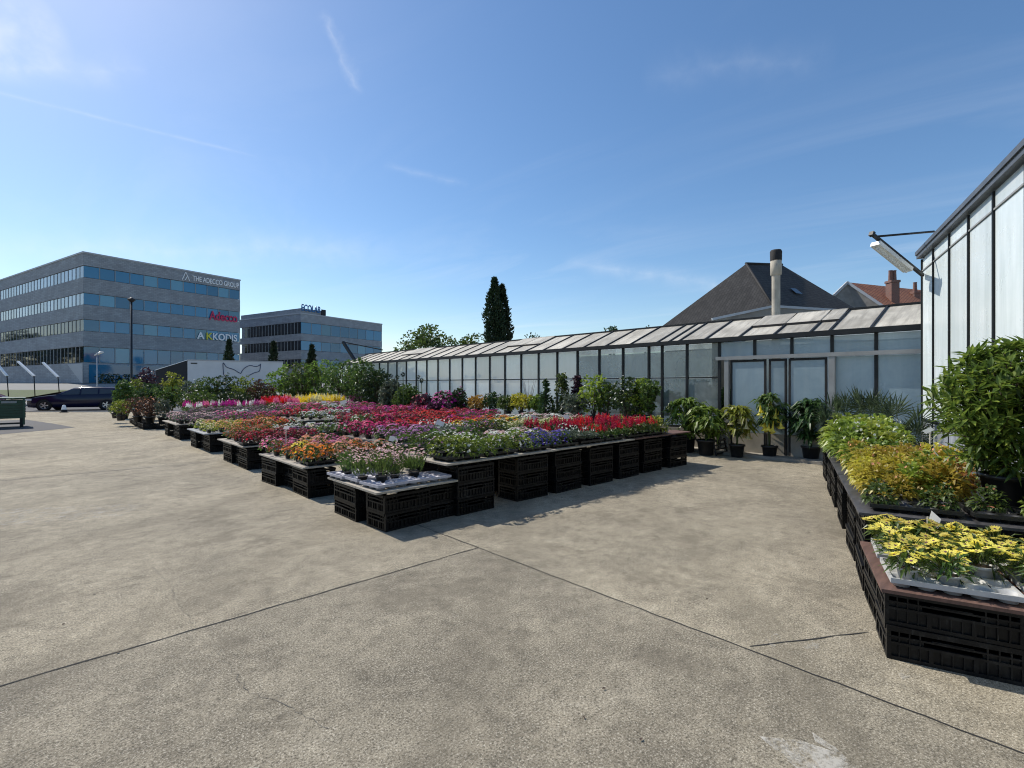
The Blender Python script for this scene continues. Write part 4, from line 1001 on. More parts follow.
def spec(kind, colour, leaf, nvar=3, potm='pot', eye='eye'):
    key = (kind, colour, leaf, potm)
    if key in SPEC: return SPEC[key]
    out = []
    for _ in range(nvar):
        fo, bl = flower_parts(kind); pm = MB(); pot_mb(pm, .06 if kind not in ('daisy',) else .055)
        pmesh = pm.mesh('pot', [MT[potm], MT['soil']]); fmesh = fo.mesh('foliage', [LEAF[leaf]])
        bmesh_ = bl.mesh('blossom', [PETAL[colour], MT[eye]])
        # single-mesh version for the far ones
        al = MB(); al.v = list(pm.v); al.f = list(pm.f); al.m = list(pm.m); al.s = list(pm.s)
        for src, off in ((fo, 2), (bl, 3)):
            base = len(al.v); al.v += src.v; al.f += [[i+base for i in f] for f in src.f]; al.m += [off+(mm if off == 3 else 0) for mm in src.m]; al.s += src.s
        amesh = al.mesh('potted_'+kind, [MT[potm], MT['soil'], LEAF[leaf], PETAL[colour], MT[eye]])
        out.append((pmesh, fmesh, bmesh_, amesh))
    SPEC[key] = out; return out
PLANTNAME = {'grass': 'grass_clump', 'foliage': 'leaf_plant'}
SAY = {'grass': 'flowering grass', 'foliage': 'leaf plant', 'daisy': 'daisy plant'}
COUNT = {}
def plant(kind, colour, leaf, loc, rz, s, label, group, parts, potm='pot', eye='eye'):
    v = random.choice(spec(kind, colour, leaf, 3, potm, eye)); nm = 'potted_' + PLANTNAME.get(kind, kind); COUNT[nm] = COUNT.get(nm, 0)+1
    if parts:
        o = link(nm, None, None, loc, rz); o.scale = (s,)*3
        link('pot', v[0], o); link('foliage', v[1], o); link('blossom', v[2], o)
    else:
        o = link(nm, v[3], None, loc, rz); o.scale = (s,)*3
    tag(o, label, 'flower' if kind not in ('foliage', 'grass') else 'plant', group); return o

def zboard(ri, x):
    for x0, x1, z in ROWS[ri][2][::-1]:
        if x >= x0: return z+.026
    return ROWS[ri][2][0][2]+.026
def fill(ri, step, cells, parts_lines, scale=1.0):
    """cells: (x0, x1, line0, line1, kind, colour, leaf)"""
    y0, y1, _ = ROWS[ri]; n = int((y1-y0-.12)/step)+1; x_a = ROWS[ri][2][0][0]+.16
    lines = {}
    for ln in range(n):
        y = y0+.16+ln*step; x = x_a+(.5*step if ln % 2 else 0); idx = 0
        while x < 9.3:
            hit = None
            for c in cells:
                if c[0] <= x < c[1] and c[2] <= ln <= c[3]: hit = c; break
            if hit and hit[4] and random.random() > .05:
                _, _, _, _, kind, colour, leaf = hit
                colr = random.choice(colour) if isinstance(colour, (list, tuple)) else colour
                near = ln in parts_lines
                if near: lab = f'{colr} {SAY.get(kind, kind)}, {ordn(idx)} from path end, {ordn(ln)} line from near edge, {ROWN[ri]}'
                else: lab = f'{colr} {SAY.get(kind, kind)} in the {colr} patch behind the near lines, {ROWN[ri]}'
                plant(kind, colr, leaf, (x+U(-.03,.03), y+U(-.03,.03), zboard(ri, x)+.004), U(0, 6.28), scale*U(.78,1.16), lab, f'{colr} {SAY.get(kind, kind)}s of the {ROWN[ri]}', near)
            x += step; idx += 1
ALL = 99
fill(0, .215, [(2.5,2.95,0,0,None,None,None),(2.5,3.5,0,0,None,None,None),(2.5,3.47,1,9,'carnation','pale pink','mid'),
   (3.7,5.1,0,1,'petunia','white','fresh'),(5.1,5.95,0,1,'lobelia','blue','mid'),(5.95,6.4,0,1,'grass','white','grey'),(6.4,8.35,0,1,'salvia',('crimson','crimson','red'),'mid'),(8.35,8.75,0,4,'foliage','yellow','lime'),
   (3.7,4.6,2,9,'petunia',('lilac','white'),'mid'),(4.6,6.0,2,9,'verbena',('pale pink','white','pale pink'),'fresh'),(6.0,8.35,2,9,'salvia',('crimson','crimson','red'),'dark'),(8.3,8.7,2,9,'foliage','yellow','lime')], range(0, 6))
fill(1, .225, [(2.5,4.0,0,2,'chrysanthemum',('peach','orange'),'mid'),(2.5,3.2,3,5,'chrysanthemum',('yellow','orange','hot pink'),'mid'),(3.2,4.0,3,7,'chrysanthemum',('pink','peach'),'mid'),(2.5,3.2,6,9,'chrysanthemum',('pink','rust'),'mid'),
   (4.05,5.0,0,3,'verbena','lilac','mid'),(4.05,5.0,4,9,'begonia','hot pink','bronze'),(5.0,5.6,0,3,'grass','white','grey'),(5.0,6.3,4,9,'begonia','red','bronze'),(5.6,6.6,0,1,'petunia',('white','lilac'),'mid'),(5.6,7.4,2,4,'marigold',('yellow','orange'),'mid'),
   (6.3,7.4,5,9,'begonia',('red','magenta'),'bronze'),(6.6,8.2,0,2,'verbena','cream','fresh'),(7.4,9.3,3,9,'verbena',('pale pink','white'),'mid'),(8.2,9.3,0,2,'verbena',('pale pink','cream'),'fresh')], range(0, 4))
fill(2, .24, [(2.5,4.2,0,2,'begonia','crimson','bronze'),(2.5,3.8,3,9,'chrysanthemum','rust','mid'),(3.8,4.9,3,5,'verbena','purple','dark'),(4.2,5.3,0,2,'petunia','white','mid'),(3.8,5.3,6,9,'verbena','white','mid'),
   (5.3,6.8,0,9,'begonia',('hot pink','crimson','crimson'),'bronze'),(6.8,8.0,0,9,'begonia','red','bronze'),(8.0,9.3,0,3,'verbena',('magenta','hot pink'),'mid'),(8.0,9.3,4,9,'begonia','crimson','bronze'),(4.9,5.3,3,5,'begonia','crimson','bronze')], [0])
fill(3, .26, [(2.5,3.6,0,4,'chrysanthemum',('yellow','peach','cream'),'lime'),(3.6,4.7,0,3,'chrysanthemum',('orange','red','peach'),'mid'),(2.5,4.2,5,9,'chrysanthemum',('rust','dusky'),'mid'),(4.7,6.3,0,2,'verbena','white','mid'),(4.7,6.3,3,9,'begonia',('hot pink','red'),'bronze'),
   (6.3,9.3,0,9,'begonia',('hot pink','magenta','crimson'),'bronze'),(4.2,4.7,3,9,'chrysanthemum','orange','mid')], [])
fill(4, .30, [(2.5,4.0,0,9,'verbena',('dusky','pale pink'),'grey'),(4.0,7.2,0,3,'verbena',('hot pink','hot pink','magenta'),'mid'),(4.0,6.0,4,9,'verbena',('dusky','pink','white'),'grey'),(7.2,8.0,0,3,'verbena','white','mid'),(8.0,9.3,0,3,'verbena',('hot pink','magenta'),'mid'),(6.0,9.3,4,9,'verbena',('pale pink','magenta'),'mid')], [], 1.15)
# rear low row: snapdragons and mounds on the ground in black trays
def ground_block(x0, x1, y0, y1, step, kind, cols, leaf, s, what):
    y = y0
    while y <= y1:
        x = x0+U(0, .1)
        while x <= x1:
            c = random.choice(cols); plant(kind, c, leaf, (x+U(-.04,.04), y+U(-.04,.04), .42), U(0, 6.28), s*U(.9,1.15), f'{c} {SAY.get(kind, kind)} in {what}, rear flower row', f'{c} {kind}s of the rear row', False); x += step
        y += step
ROWS.append((21.3, 23.6, [(4.0, 7.3, .39), (7.32, 11.0, .39)]))
for bi, (x0, x1, z) in enumerate(ROWS[5][2]): board('display_board', I4, x0, x1, 21.3, 23.6, z+.022, .022, MT['boardgrey'], f'grey board under the rear flower row, {("its path half", "its greenhouse half")[bi]}')
for i, x in enumerate((4.4, 5.8, 7.0, 8.4, 9.8, 10.7)): stack((x, 21.6), 0, 2, f'the {ordn(i)} stack under the rear flower row', 'crate stacks under the rear flower row')
ground_block(4.1, 6.8, 21.5, 22.3, .30, 'verbena', ('dusky',), 'grey', 1.3, 'the dusky mound patch')
ground_block(4.1, 6.9, 22.6, 23.4, .30, 'snapdragon', ('pink', 'white', 'magenta'), 'mid', .9, 'the mixed patch')
ground_block(6.95, 8.0, 21.5, 23.2, .28, 'snapdragon', ('red', 'pink'), 'mid', 1.15, 'the red spike patch')
ground_block(8.1, 9.9, 21.5, 23.2, .28, 'snapdragon', ('yellow', 'cream'), 'fresh', 1.25, 'the yellow spike patch')
ground_block(10.0, 10.9, 21.5, 23.2, .28, 'snapdragon', ('pale pink', 'white', 'pink'), 'mid', 1.15, 'the pale spike patch')

# trays on the front corner board
zt = .446
for i, (x, y, r) in enumerate(((2.90, 5.13, .06), (2.90, 5.60, .02), (3.33, 5.12, -.04))):
    tray('lav', (x, y, zt), r+(0 if i != 1 else 0), ['lavender grey tray at the outer corner of the front board', 'lavender grey tray behind the corner one on the front board', 'lavender grey tray beside the raised board'][i], 'lavender trays on the corner board')
tray('lav', (2.86, 5.92, zt), .03, 'lavender grey tray furthest back on the corner board', 'lavender trays on the corner board')
for i, x in enumerate((3.85, 4.46, 5.1, 5.75, 6.4, 7.0, 7.65, 8.25)):
    tray('black', (x, 5.13, .650), U(-.04,.04), f'black plant tray, {ordn(i)} along the raised front edge', 'black trays along the front row')
for ri in (1, 2):
    for i, x in enumerate((2.98, 3.58, 4.4, 5.0, 5.65, 6.3)):
        tray('black', (x, ROWS[ri][0]+.25, zboard(ri, x)+.001), U(-.04,.04), f'black plant tray, {ordn(i)} from the path, near edge of the {ROWN[ri]}', f'black trays of the {ROWN[ri]}')
tray('lav', (8.62, 5.2, .650), .1, 'pale empty tray near the bare end of the front row', 'loose trays')

# ---------------------------------------------------------------- price cards
def price_sign(p, top, wd, hgt, tilt, label, face=None):
    root = empty('price_sign', p); root.rotation_euler = (0, 0, -YAW+U(.05,.75)); tag(root, label, 'price sign', 'price cards among the flowers')
    q = MB(); q.box(-.006, .006, -.003, .003, 0, top); q.build('stick', MT['stick'], root)
    q = MB(); q.M = Matrix.Translation((0, -.005, top)) @ Matrix.Rotation(tilt, 4, 'Y') @ Matrix.Rotation(R_(-48), 4, 'X')
    q.poly([(-wd/2,0,0),(wd/2,0,0),(wd/2,0,hgt),(-wd/2,0,hgt)]); q.build('card', MT['card'], root)
def sign_px(px, py_card, z_ground, wpx, label, X=None, Y=None, tilt=0.0, hk=.8):
    """card centre at this pixel, standing on the row at world Y (or X)"""
    u = (px-512)/FPX; dx_, dy_ = F2[0]+u*R2[0], F2[1]+u*R2[1]
    d = Y/dy_ if Y else X/dx_
    zc_ = HCAM-(py_card-HZ)*d/FPX; wd = wpx*d/FPX
    price_sign(cam(u*d, d, z_ground), max(.05, zc_-z_ground-wd*hk/2), wd, wd*hk, tilt, label)
sign_px(286, 427, .45, 5.5, 'white price card on a stick above the peach chrysanthemums', Y=8.3)
sign_px(324, 401.5, .65, 4.5, 'small white price card before the yellow snapdragons', Y=16.9)
sign_px(333, 403.5, .65, 3.5, 'tiny white price card beside a taller card near the snapdragons', Y=16.9)
sign_px(344, 401.5, .65, 6, 'white price card on a tall stick above the hot pink begonias', Y=12.5, tilt=-.3)
sign_px(393, 438, .65, 9, 'square white price card between lilac verbenas and white petunias', Y=6.6, tilt=.15, hk=.75)
sign_px(428.5, 407.5, .65, 4, 'narrow white price card before the purple shrubs', Y=13.3)
sign_px(449.5, 414.5, .65, 7, 'low white price card at the foot of the magenta bougainvillea', Y=11.7)
sign_px(439, 422, .65, 8, 'white price card above the white petunias', Y=7.1, tilt=.4)
sign_px(534.5, 416.5, .65, 7, 'white price card beside the red salvias, left of the next one', Y=6.2, tilt=.3)
sign_px(567, 416, .65, 6.5, 'white price card on a stick in front of the red salvias', Y=5.6)

# ---------------------------------------------------------------- shrubs
def shrub_meshes(h, w_, leaf, L, W, tips, per, shape='round', lo=.15, flowers=None, nfl=0, flr=.03, far=False, seed=None):
    fo, stm, fl = MB(), MB(), MB()
    fn = fo.leaf2 if far else fo.leaf
    for i in range(tips):
        v = rv(.12); k_ = random.random()**.4
        if shape == 'round': t = Vector((v.x*w_*k_, v.y*w_*k_, lo*h+(h*(1-lo))*(.5+.48*v.z*k_)))
        elif shape == 'column': t = Vector((v.x*w_*k_*.8, v.y*w_*k_*.8, lo*h+h*(1-lo)*random.random())); t.x *= (1.15-t.z/h*.55); t.y *= (1.15-t.z/h*.55)
        elif shape == 'cone':
            zz = random.random()**1.4; t = Vector((v.x*w_*(1-zz), v.y*w_*(1-zz), lo*h+h*(1-lo)*zz))
        else:  # spray: rods fanning out of the base
            a = U(0,6.28); sp = U(.1,1); zz = U(.25,1); t = Vector((math.cos(a)*w_*sp*zz, math.sin(a)*w_*sp*zz, h*zz*U(.75,1)))
        if random.random() < (.10 if far else .22):
            stm.tube([(v.x*.02, v.y*.02, 0), (t.x*.35, t.y*.35, t.z*.55), tuple(t)], [.012*max(.6, h), .008*max(.6, h), .003], 5, False)
        ax_ = Vector((t.x, t.y, max(.1, t.z-h*.4))).normalized() if t.length > 0 else Vector((0,0,1))
        for j in range(per):
            d = ax_*U(.1,.9)+rv(.15)*.9; fn(t+rv()*L*.25, d, L*U(.65,1.2), W*U(.75,1.2), *( (.2,) if far else (.22, U(.1,.45)) ))
        if flowers and random.random() < nfl: fl.bloom(t+ax_*L*.8, ax_+Vector((0,0,.3)), flr*U(.8,1.2), 6, .35, 0)
    return fo, stm, fl
def shrub(name, loc, h, w_, leaf, L, W, tips, per, label, cat='shrub', group=None, shape='round', lo=.12, pot=.14, flowers=None, nfl=0, flr=.03, far=True, potm='pot'):
    root = empty(name, loc, U(0, 6.28)); tag(root, label, cat, group)
    ph = pot*1.35
    fo, stm, fl = shrub_meshes(h-ph*.8, w_, leaf, L, W, tips, per, shape, lo, flowers, nfl, flr, far)
    q = MB(); pot_mb(q, pot, ph, n=18); q.build('pot', [MT[potm], MT['soil']], root)
    fo.build('foliage', LEAF[leaf], root, (0,0,ph*.8)); 
    if stm.v: stm.build('stem', MT['bark'], root, (0,0,ph*.8))
    if fl.v: fl.build('blossom', PETAL[flowers], root, (0,0,ph*.8))
    return root
gL = 'shrubs standing beyond the flower rows'
def sh_px(px, top, Y=None, X=None, z0=0.0, **kw):
    u = (px-512)/FPX; dx_, dy_ = F2[0]+u*R2[0], F2[1]+u*R2[1]; d = Y/dy_ if Y else X/dx_
    zt_ = HCAM+(HZ-top)*d/FPX; wpx = kw.pop('wpx'); return shrub(kw.pop('name'), cam(u*d, d, z0), zt_-z0, wpx/2*d/FPX, **kw)
# low shrubs in black crates at the path end
for px, top, wpx, Y, leaf, lab in ((116, 402, 13, 26.0, 'grey', 'pale grey-green bush at the outer far corner of the display'), (121, 399, 18, 24.2, 'lime', 'yellow-green bush in front of the pale one at the far corner'),
        (138, 396, 24, 23.0, 'bronze', 'bronze red bush at the path side beyond the flower rows'), (150, 397, 20, 22.0, 'bronze', 'second bronze bush, next to the grey flowers'), (163, 398, 16, 21.6, 'grey', 'small grey bush beside the dusky flowers')):
    sh_px(px, top, Y=Y, wpx=wpx, z0=.2, name='leafy_shrub', leaf=leaf, L=.075, W=.035, tips=170, per=6, label=lab, group='low bushes at the path end', pot=.16, lo=.0, flowers='peach' if leaf == 'bronze' else None, nfl=.25, flr=.03)
for i, (x, y) in enumerate(((2.75, 21.9), (2.75, 22.7), (2.75, 23.6), (2.78, 24.6), (2.8, 25.6), (3.2, 21.6), (3.85, 21.6))):
    stack((x, y), R_(90) if i < 5 else 0, 1, f'the {ordn(i)} low spot under path-end bushes', 'low crates at the path end')
# middle distance shrub belt
belt = [(124, 380, 18, 29, 'mid', 'broad green shrub just beyond the dark car'), (137, 378, 20, 31, 'fresh', 'fresh green shrub at the foot of the black lamp post'), (147, 366, 20, 33, 'purple', 'reddish purple shrub before the office base'),
        (151, 382, 24, 27, 'dark', 'dark rounded shrub in the belt, left of the grassy one'), (172, 371, 22, 28, 'lime', 'pale upright feathery shrub left of the white truck'), (168, 386, 30, 26, 'mid', 'mid green shrub below the feathery one'),
        (188, 380, 26, 29, 'grey', 'greyish rounded shrub at the near end of the white truck'), (206, 376, 30, 28, 'mid', 'wide green shrub in front of the white truck'), (224, 372, 34, 28, 'dark', 'dense dark shrub under the truck emblem'),
        (246, 376, 30, 27, 'fresh', 'bright green shrub below the truck emblem'), (262, 379, 28, 26, 'bronze', 'green and bronze shrub at the far end of the white truck'), (200, 391, 34, 25, 'mid', 'low green shrub behind the pink and white spikes'), (236, 391, 34, 25, 'dark', 'low dark shrub behind the red spikes')]
for px, top, wpx, Y, leaf, lab in belt:
    sh_px(px, top, Y=Y, wpx=wpx, name='leafy_shrub', leaf=leaf, L=.13, W=.06, tips=230, per=7, label=lab, group=gL, pot=.2, lo=.03, flowers='white' if leaf in ('mid',) else None, nfl=.06, flr=.05, shape='spray' if 'feathery' in lab else 'round')
tallb = [(285, 364, 34, dict(Y=27), 'fresh', 'tall bright shrub at the far end of the white truck'), (303, 361, 36, dict(Y=26), 'mid', 'tall dense shrub below the lower office block'), (322, 358, 34, dict(Y=25.4), 'fresh', 'tallest sunlit shrub before the greenhouse end'),
         (343, 359, 34, dict(X=10.7), 'mid', 'tall shrub at the far end of the greenhouse wall'), (362, 357, 30, dict(X=10.8), 'mid', 'tall shrub against the far pale panes'), (376, 366, 26, dict(X=10.8), 'dark', 'dark tall shrub against the pale panes'),
         (392, 380, 20, dict(X=10.7), 'grey', 'light green shrub at the wall, left of the purple ones'), (408, 385, 22, dict(X=10.6), 'mid', 'shorter green shrub touching the purple bush')]
for px, top, wpx, kw, leaf, lab in tallb:
    sh_px(px, top, wpx=wpx*1.25, name='leafy_shrub', leaf=leaf, L=.17, W=.075, tips=330, per=6, label=lab, group=gL, pot=.2, lo=.02, **kw)
# tall stems with dark round heads
for i, (px, top) in enumerate(((391, 376), (397.5, 377), (403, 374.5), (418, 377), (421.5, 380.5))):
    u = (px-512)/FPX; d = 9.9/(F2[0]+u*R2[0]); p = cam(u*d, d, .4); h = HCAM+(HZ-top)*d/FPX-.4
    root = empty('globe_flower', p); tag(root, f'thin tall stem with dark round flower head, {ordn(i)} along the pale panes', 'flower', 'tall dark globe flowers before the pale glass')
    q = MB(); q.tube([(0,0,0),(.03,.02,h*.5),(0,0,h)], .012, 5); q.build('stem', MT['stem'], root)
    q = MB()
    for _ in range(60): v = rv(); q.leaf2(v*.03+Vector((0,0,h)), v, .07, .03, 0)
    q.build('flower_head', LEAF['conifer'], root)
# purple shrubs
for px, top, wpx, X, leaf, fl_, nf, lab in ((424, 394, 24, 9.4, 'purple', 'crimson', .25, 'dark purple-leaved bush beside the magenta bougainvillea'), (438, 400, 22, 9.0, 'purple', 'magenta', .2, 'low purple bush in front of the bougainvillea'),
        (447, 391, 28, 9.7, 'dark', 'magenta', .75, 'magenta flowering bougainvillea before the pale glass'), (459, 388, 16, 9.9, 'dark', 'magenta', .1, 'upright dark shrub at the edge of the bougainvillea')):
    sh_px(px, top, X=X, wpx=wpx, z0=.45, name='flowering_shrub', leaf=leaf, L=.09, W=.045, tips=230, per=6, label=lab, group='purple shrubs before the pale glass', pot=.14, lo=.0, flowers=fl_, nfl=nf, flr=.05)
# bench of plants along the greenhouse wall
for bi, (y0, y1) in enumerate(((6.3, 9.9), (9.92, 13.2), (13.22, 16.4))):
    board('display_board', I4, 10.1, 11.25, y0, y1, .60, .022, MT['boardgrey'], f'grey board of the bench along the greenhouse wall, {("near section", "middle section", "far section")[bi]}')
for i, y in enumerate((6.7, 8.2, 9.6, 11.0, 12.4, 13.8, 15.2)):
    for k_ in range(1): stack((10.42, y), R_(90), 3 if False else 2, f'the {ordn(i)} stack under the wall bench', 'crate stacks under the wall bench')
wallp = [(463, 405, 16, 'dark', 'white', 'small dark bush with white flowers at the far end of the wall bench', 'round'), (478, 396, 18, 'amber', None, 'amber leaved bush on the wall bench', 'round'), (494, 393, 18, 'dark', 'white', 'dark bush between amber and golden ones on the wall bench', 'round'),
  (508, 396, 16, 'mid', None, 'green bush on the wall bench beside the golden one', 'round'), (522, 393, 20, 'gold', None, 'golden green bush on the wall bench', 'round'), (536, 395, 14, 'fresh', None, 'fresh green bush below the thin twigs on the bench', 'round'),
  (546, 380, 14, 'dark', None, 'slim dark upright plant on the wall bench', 'cone'), (562, 375, 15, 'mid', None, 'climbing plant trained up a stake on the wall bench', 'column'), (577, 377, 14, 'purple', None, 'dark purple upright plant next to the climber', 'column'),
  (576, 393, 22, 'grey', None, 'grey-green bush at the foot of the climber', 'round'), (594, 373, 24, 'lime', None, 'tall yellow-green shrub on the wall bench', 'round'), (607, 380, 20, 'mid', None, 'green shrub between the two tallest on the wall bench', 'round'),
  (627, 375, 22, 'dark', 'white', 'tall dark shrub at the near end of the wall bench', 'round'), (640, 376, 20, 'lime', None, 'tall lime tipped shrub at the near end of the wall bench', 'round'), (634, 390, 26, 'grey', None, 'bushy grey-green shrub before the tall dark one', 'round'), (650, 380, 18, 'mid', None, 'open green shrub nearest the dark panes', 'spray')]
for i, (px, top, wpx, leaf, fl_, lab, shp) in enumerate(wallp):
    sh_px(px, top, X=10.55+(i % 3)*.18, wpx=wpx*1.3, z0=.602, name='potted_shrub', leaf=leaf, L=.10, W=.055, tips=150 if shp != 'round' else 140, per=6, label=lab, cat='potted shrub', group='potted shrubs on the wall bench', pot=.12, lo=.04, flowers=fl_, nfl=.12, flr=.035, shape=shp)
# plants on a bench inside the greenhouse, dimly seen through the dusty panes
board('display_board', I4, 12.6, 13.6, 5.3, 9.6, .75, .03, MT['boardgrey'], 'grey bench board inside the greenhouse behind the dusty dark panes')
for i, (y, h_, lf) in enumerate(((5.7, .7, 'mid'), (6.5, .95, 'dark'), (7.3, .6, 'fresh'), (8.1, 1.0, 'mid'), (8.9, .7, 'lime'))):
    shrub('potted_shrub', (13.0+.15*(i % 2), y, .752), h_, .34, lf, .13, .07, 90, 6, f'potted plant dimly seen through the dusty dark panes, {ordn(i)} from the door', cat='potted shrub', group='plants inside the greenhouse', pot=.13)
# bare twiggy plant
u = (529-512)/FPX; d = 10.9/(F2[0]+u*R2[0]); root = empty('bare_twig_plant', cam(u*d, d, .602)); tag(root, 'thin bare twigs rising against the pale glass from the wall bench', 'potted plant')
q = MB(); pot_mb(q, .1, .14); q.build('pot', [MT['pot'], MT['soil']], root)
q = MB()
for _ in range(12):
    a = U(0,6.28); h = U(.7,1.15); q.tube([(0,0,.12),(math.cos(a)*.08,math.sin(a)*.08,h*.5),(math.cos(a)*U(.1,.3),math.sin(a)*U(.1,.3),h)], [.008,.006,.003], 5)
q.build('twigs', MT['bark'], root)
# black pots stacked near the near end of the bench
for i, (px, X, z) in enumerate(((644, 10.25, .602), (655, 10.35, .602), (666, 10.5, 0), (648, 10.7, .602), (676, 10.7, 0))):
    u = (px-512)/FPX; d = X/(F2[0]+u*R2[0]); q = MB(); pot_mb(q, .15, .24 if z else .42, n=18)
    tag(q.build('empty_pot', [MT['pot'], MT['soil']], None, cam(u*d, d, z)), f'empty black pot, {ordn(i)} of those near the end of the wall bench', 'pot', 'black pots by the wall bench')

# ---------------------------------------------------------------- angel's trumpets and other pots before the door
def big_leaf_plant(name, px, py, d_extra, top, wpx, leaf, trumpets, tcol, label, bushy=1.0, potr=.17, stemh=.35):
    p = gp(px, py); dd = HCAM*FPX/(py-HZ); h = HCAM+(HZ-top)*dd/FPX; w_ = wpx/2*dd/FPX
    root = empty(name, p, U(0,6.28)); tag(root, label, 'potted plant', 'potted plants along the greenhouse front')
    q = MB(); pot_mb(q, potr, potr*1.75, n=20); q.build('pot', [MT['pot'], MT['soil']], root); z0 = potr*1.6
    st_, fo, fl = MB(), MB(), MB(); n = int(38*bushy)
    st_.tube([(0,0,z0),(.02,.01,z0+(h-z0)*.5),(0,0,h*.85)], [.02,.016,.008], 6)
    for _ in range(n):
        v = rv(.2); t = Vector((v.x*w_*U(.3,.85), v.y*w_*U(.3,.85), z0+(h-z0)*(stemh+(1-stemh)*(.5+.5*v.z)*.97)))
        st_.tube([(0,0,z0+(t.z-z0)*.45),(t.x*.5,t.y*.5,(t.z+z0+(t.z-z0)*.45)/2),tuple(t)],[.010,.007,.004],5,False)
        for _k in range(7):
            a = U(0,6.28); dr = Vector((math.cos(a), math.sin(a), U(-.35,.45)))+Vector((v.x,v.y,0))*.6; fo.leaf(t+rv()*.03, dr, U(.17,.32), U(.06,.095), .18, U(.25,.65))
        if random.random() < trumpets:
            b0 = t+Vector((v.x*.04, v.y*.04, -.02)); m_ = Matrix.Translation(b0) @ Matrix.Rotation(math.pi+U(-.25,.25), 4, 'X'); fl.M = m_
            fl.lathe([(.010,0),(.012,.07),(.022,.15),(.045,.20),(.075,.225),(.07,.23)], n=8)
    st_.build('stem', MT['stem'], root); fo.build('foliage', LEAF[leaf], root)
    if fl.v: fl.build('trumpet_flower', PETAL[tcol], root)
big_leaf_plant('potted_shrub', 687, 452, 0, 399, 46, 'fresh', 0, 'white', 'large-leaved bush nearest the bare end of the front row', 1.9, .2, .08)
big_leaf_plant('potted_shrub', 706, 455, 0, 406, 40, 'fresh', .0, 'white', 'large-leaved bush beside the door post, right of a similar one', 1.7, .2, .08)
big_leaf_plant('angel_trumpet_plant', 737, 457, 0, 406, 30, 'lime', .55, 'cream', 'yellow trumpet plant in a black pot beside the white door post', 1.0, .16, .3)
big_leaf_plant('angel_trumpet_plant', 769.5, 458.5, 0, 395, 28, 'mid', .6, 'pale yellow', 'tall trumpet plant with pale yellow flowers before the sliding door', .9, .16, .45)
big_leaf_plant('potted_shrub', 811, 461, 0, 399, 42, 'dark', 0, 'white', 'dark big-leaved plant in a black pot by the far end of the tables', 1.6, .18, .12)
root = empty('wooden_pallet', gp(722, 455)); tag(root, 'small low rack of dark slats between the door plants', 'rack')
q = MB()
for k_ in range(4): q.bar((-.3,.02*k_,.05+.09*k_),(.3,.02*k_,.05+.09*k_),.03)
for x in (-.28,.28): q.bar((x,0,0),(x,.08,.36),.03)
q.build('slats', MT['steel'], root)
b = MB(); b.M = Matrix.Identity(4); b.box(GX-.55, GX-.06, 1.6, 6.5, 0, .06); structure(b.build('door_step', MT['plinth']))
# fan palms
def palm(px, d, top, wpx, label):
    p = pd(px, d); h = HCAM+(HZ-top)*d/FPX; w_ = wpx/2*d/FPX; root = empty('fan_palm', p); tag(root, label, 'palm', 'fan palms by the tall greenhouse')
    q = MB(); pot_mb(q, .19, .34, n=18); q.build('pot', [MT['pot'], MT['soil']], root)
    q = MB(); q.tube([(0,0,.3),(0,0,.55)], [.06,.05], 8); q.build('trunk', MT['bark'], root)
    st_, fo = MB(), MB()
    for i in range(9):
        a = 2*math.pi*i/9+U(-.2,.2); el = U(.25,1.35); L = U(.36,.52); c = Vector((math.cos(a)*math.cos(el), math.sin(a)*math.cos(el), math.sin(el)))
        hub = Vector((0,0,.5))+Vector((c.x*w_*.75, c.y*w_*.75, c.z*(h-.5)*.62)); st_.tube([(0,0,.45), tuple(hub*.5+Vector((0,0,.3))), tuple(hub)], [.012,.009,.007], 5, False)
        nv = Vector((-F2[0]+U(-.7,.7), -F2[1]+U(-.7,.7), U(0,.5))); nrm_ = (nv-c*nv.dot(c)).normalized(); s_ = c.cross(nrm_).normalized()
        for j in range(17):
            b_ = -1.75+3.5*j/16; dr = c*math.cos(b_)+s_*math.sin(b_)+nrm_*.12; fo.leaf(hub, dr, L*U(.85,1.05)*(1-.12*abs(b_)), .030, .5, .06)
    st_.build('leaf_stalk', MT['stem'], root); fo.build('foliage', LEAF['palm'], root)
palm(842, 9.5, 382, 46, 'fan palm standing nearer the sliding door'); palm(868, 9.0, 378, 48, 'middle fan palm behind the lime green plants'); palm(902, 8.3, 384, 46, 'fan palm against the corner of the tall greenhouse')

# ---------------------------------------------------------------- right-hand tables
MTb = frameM((cam(2.17, 2.91).x, cam(2.17, 2.91).y, 0), D2, E2)     # x = s along the row, y = w to the right
def tb(s, w_, z=0): return MTb @ Vector((s, w_, z))
RZT = math.atan2(D2.y, D2.x)
def boardR(s0, s1, w0, w1, z, m, label):
    q = MB(); q.M = MTb; q.box(s0, s1, w0, w1, z-.02, z); o = q.build('display_board', m); tag(o, label, 'board'); return o
boardR(-.03, .98, -.02, 1.35, .415, MT['boardred'], 'reddish board carrying the yellow daisies on the nearest crates')
boardR(1.05, 2.9, -.02, 1.35, .615, MT['boarddark'], 'dark board of the second right-hand table behind the daisies')
boardR(2.93, 4.75, -.02, 1.35, .614, MT['boarddark'], 'dark board under the golden leaf plants')
boardR(4.80, 6.8, -.02, 1.3, .614, MT['boarddark'], 'dark board under the lime leaf plants')
gR = 'crate stacks under the right-hand tables'
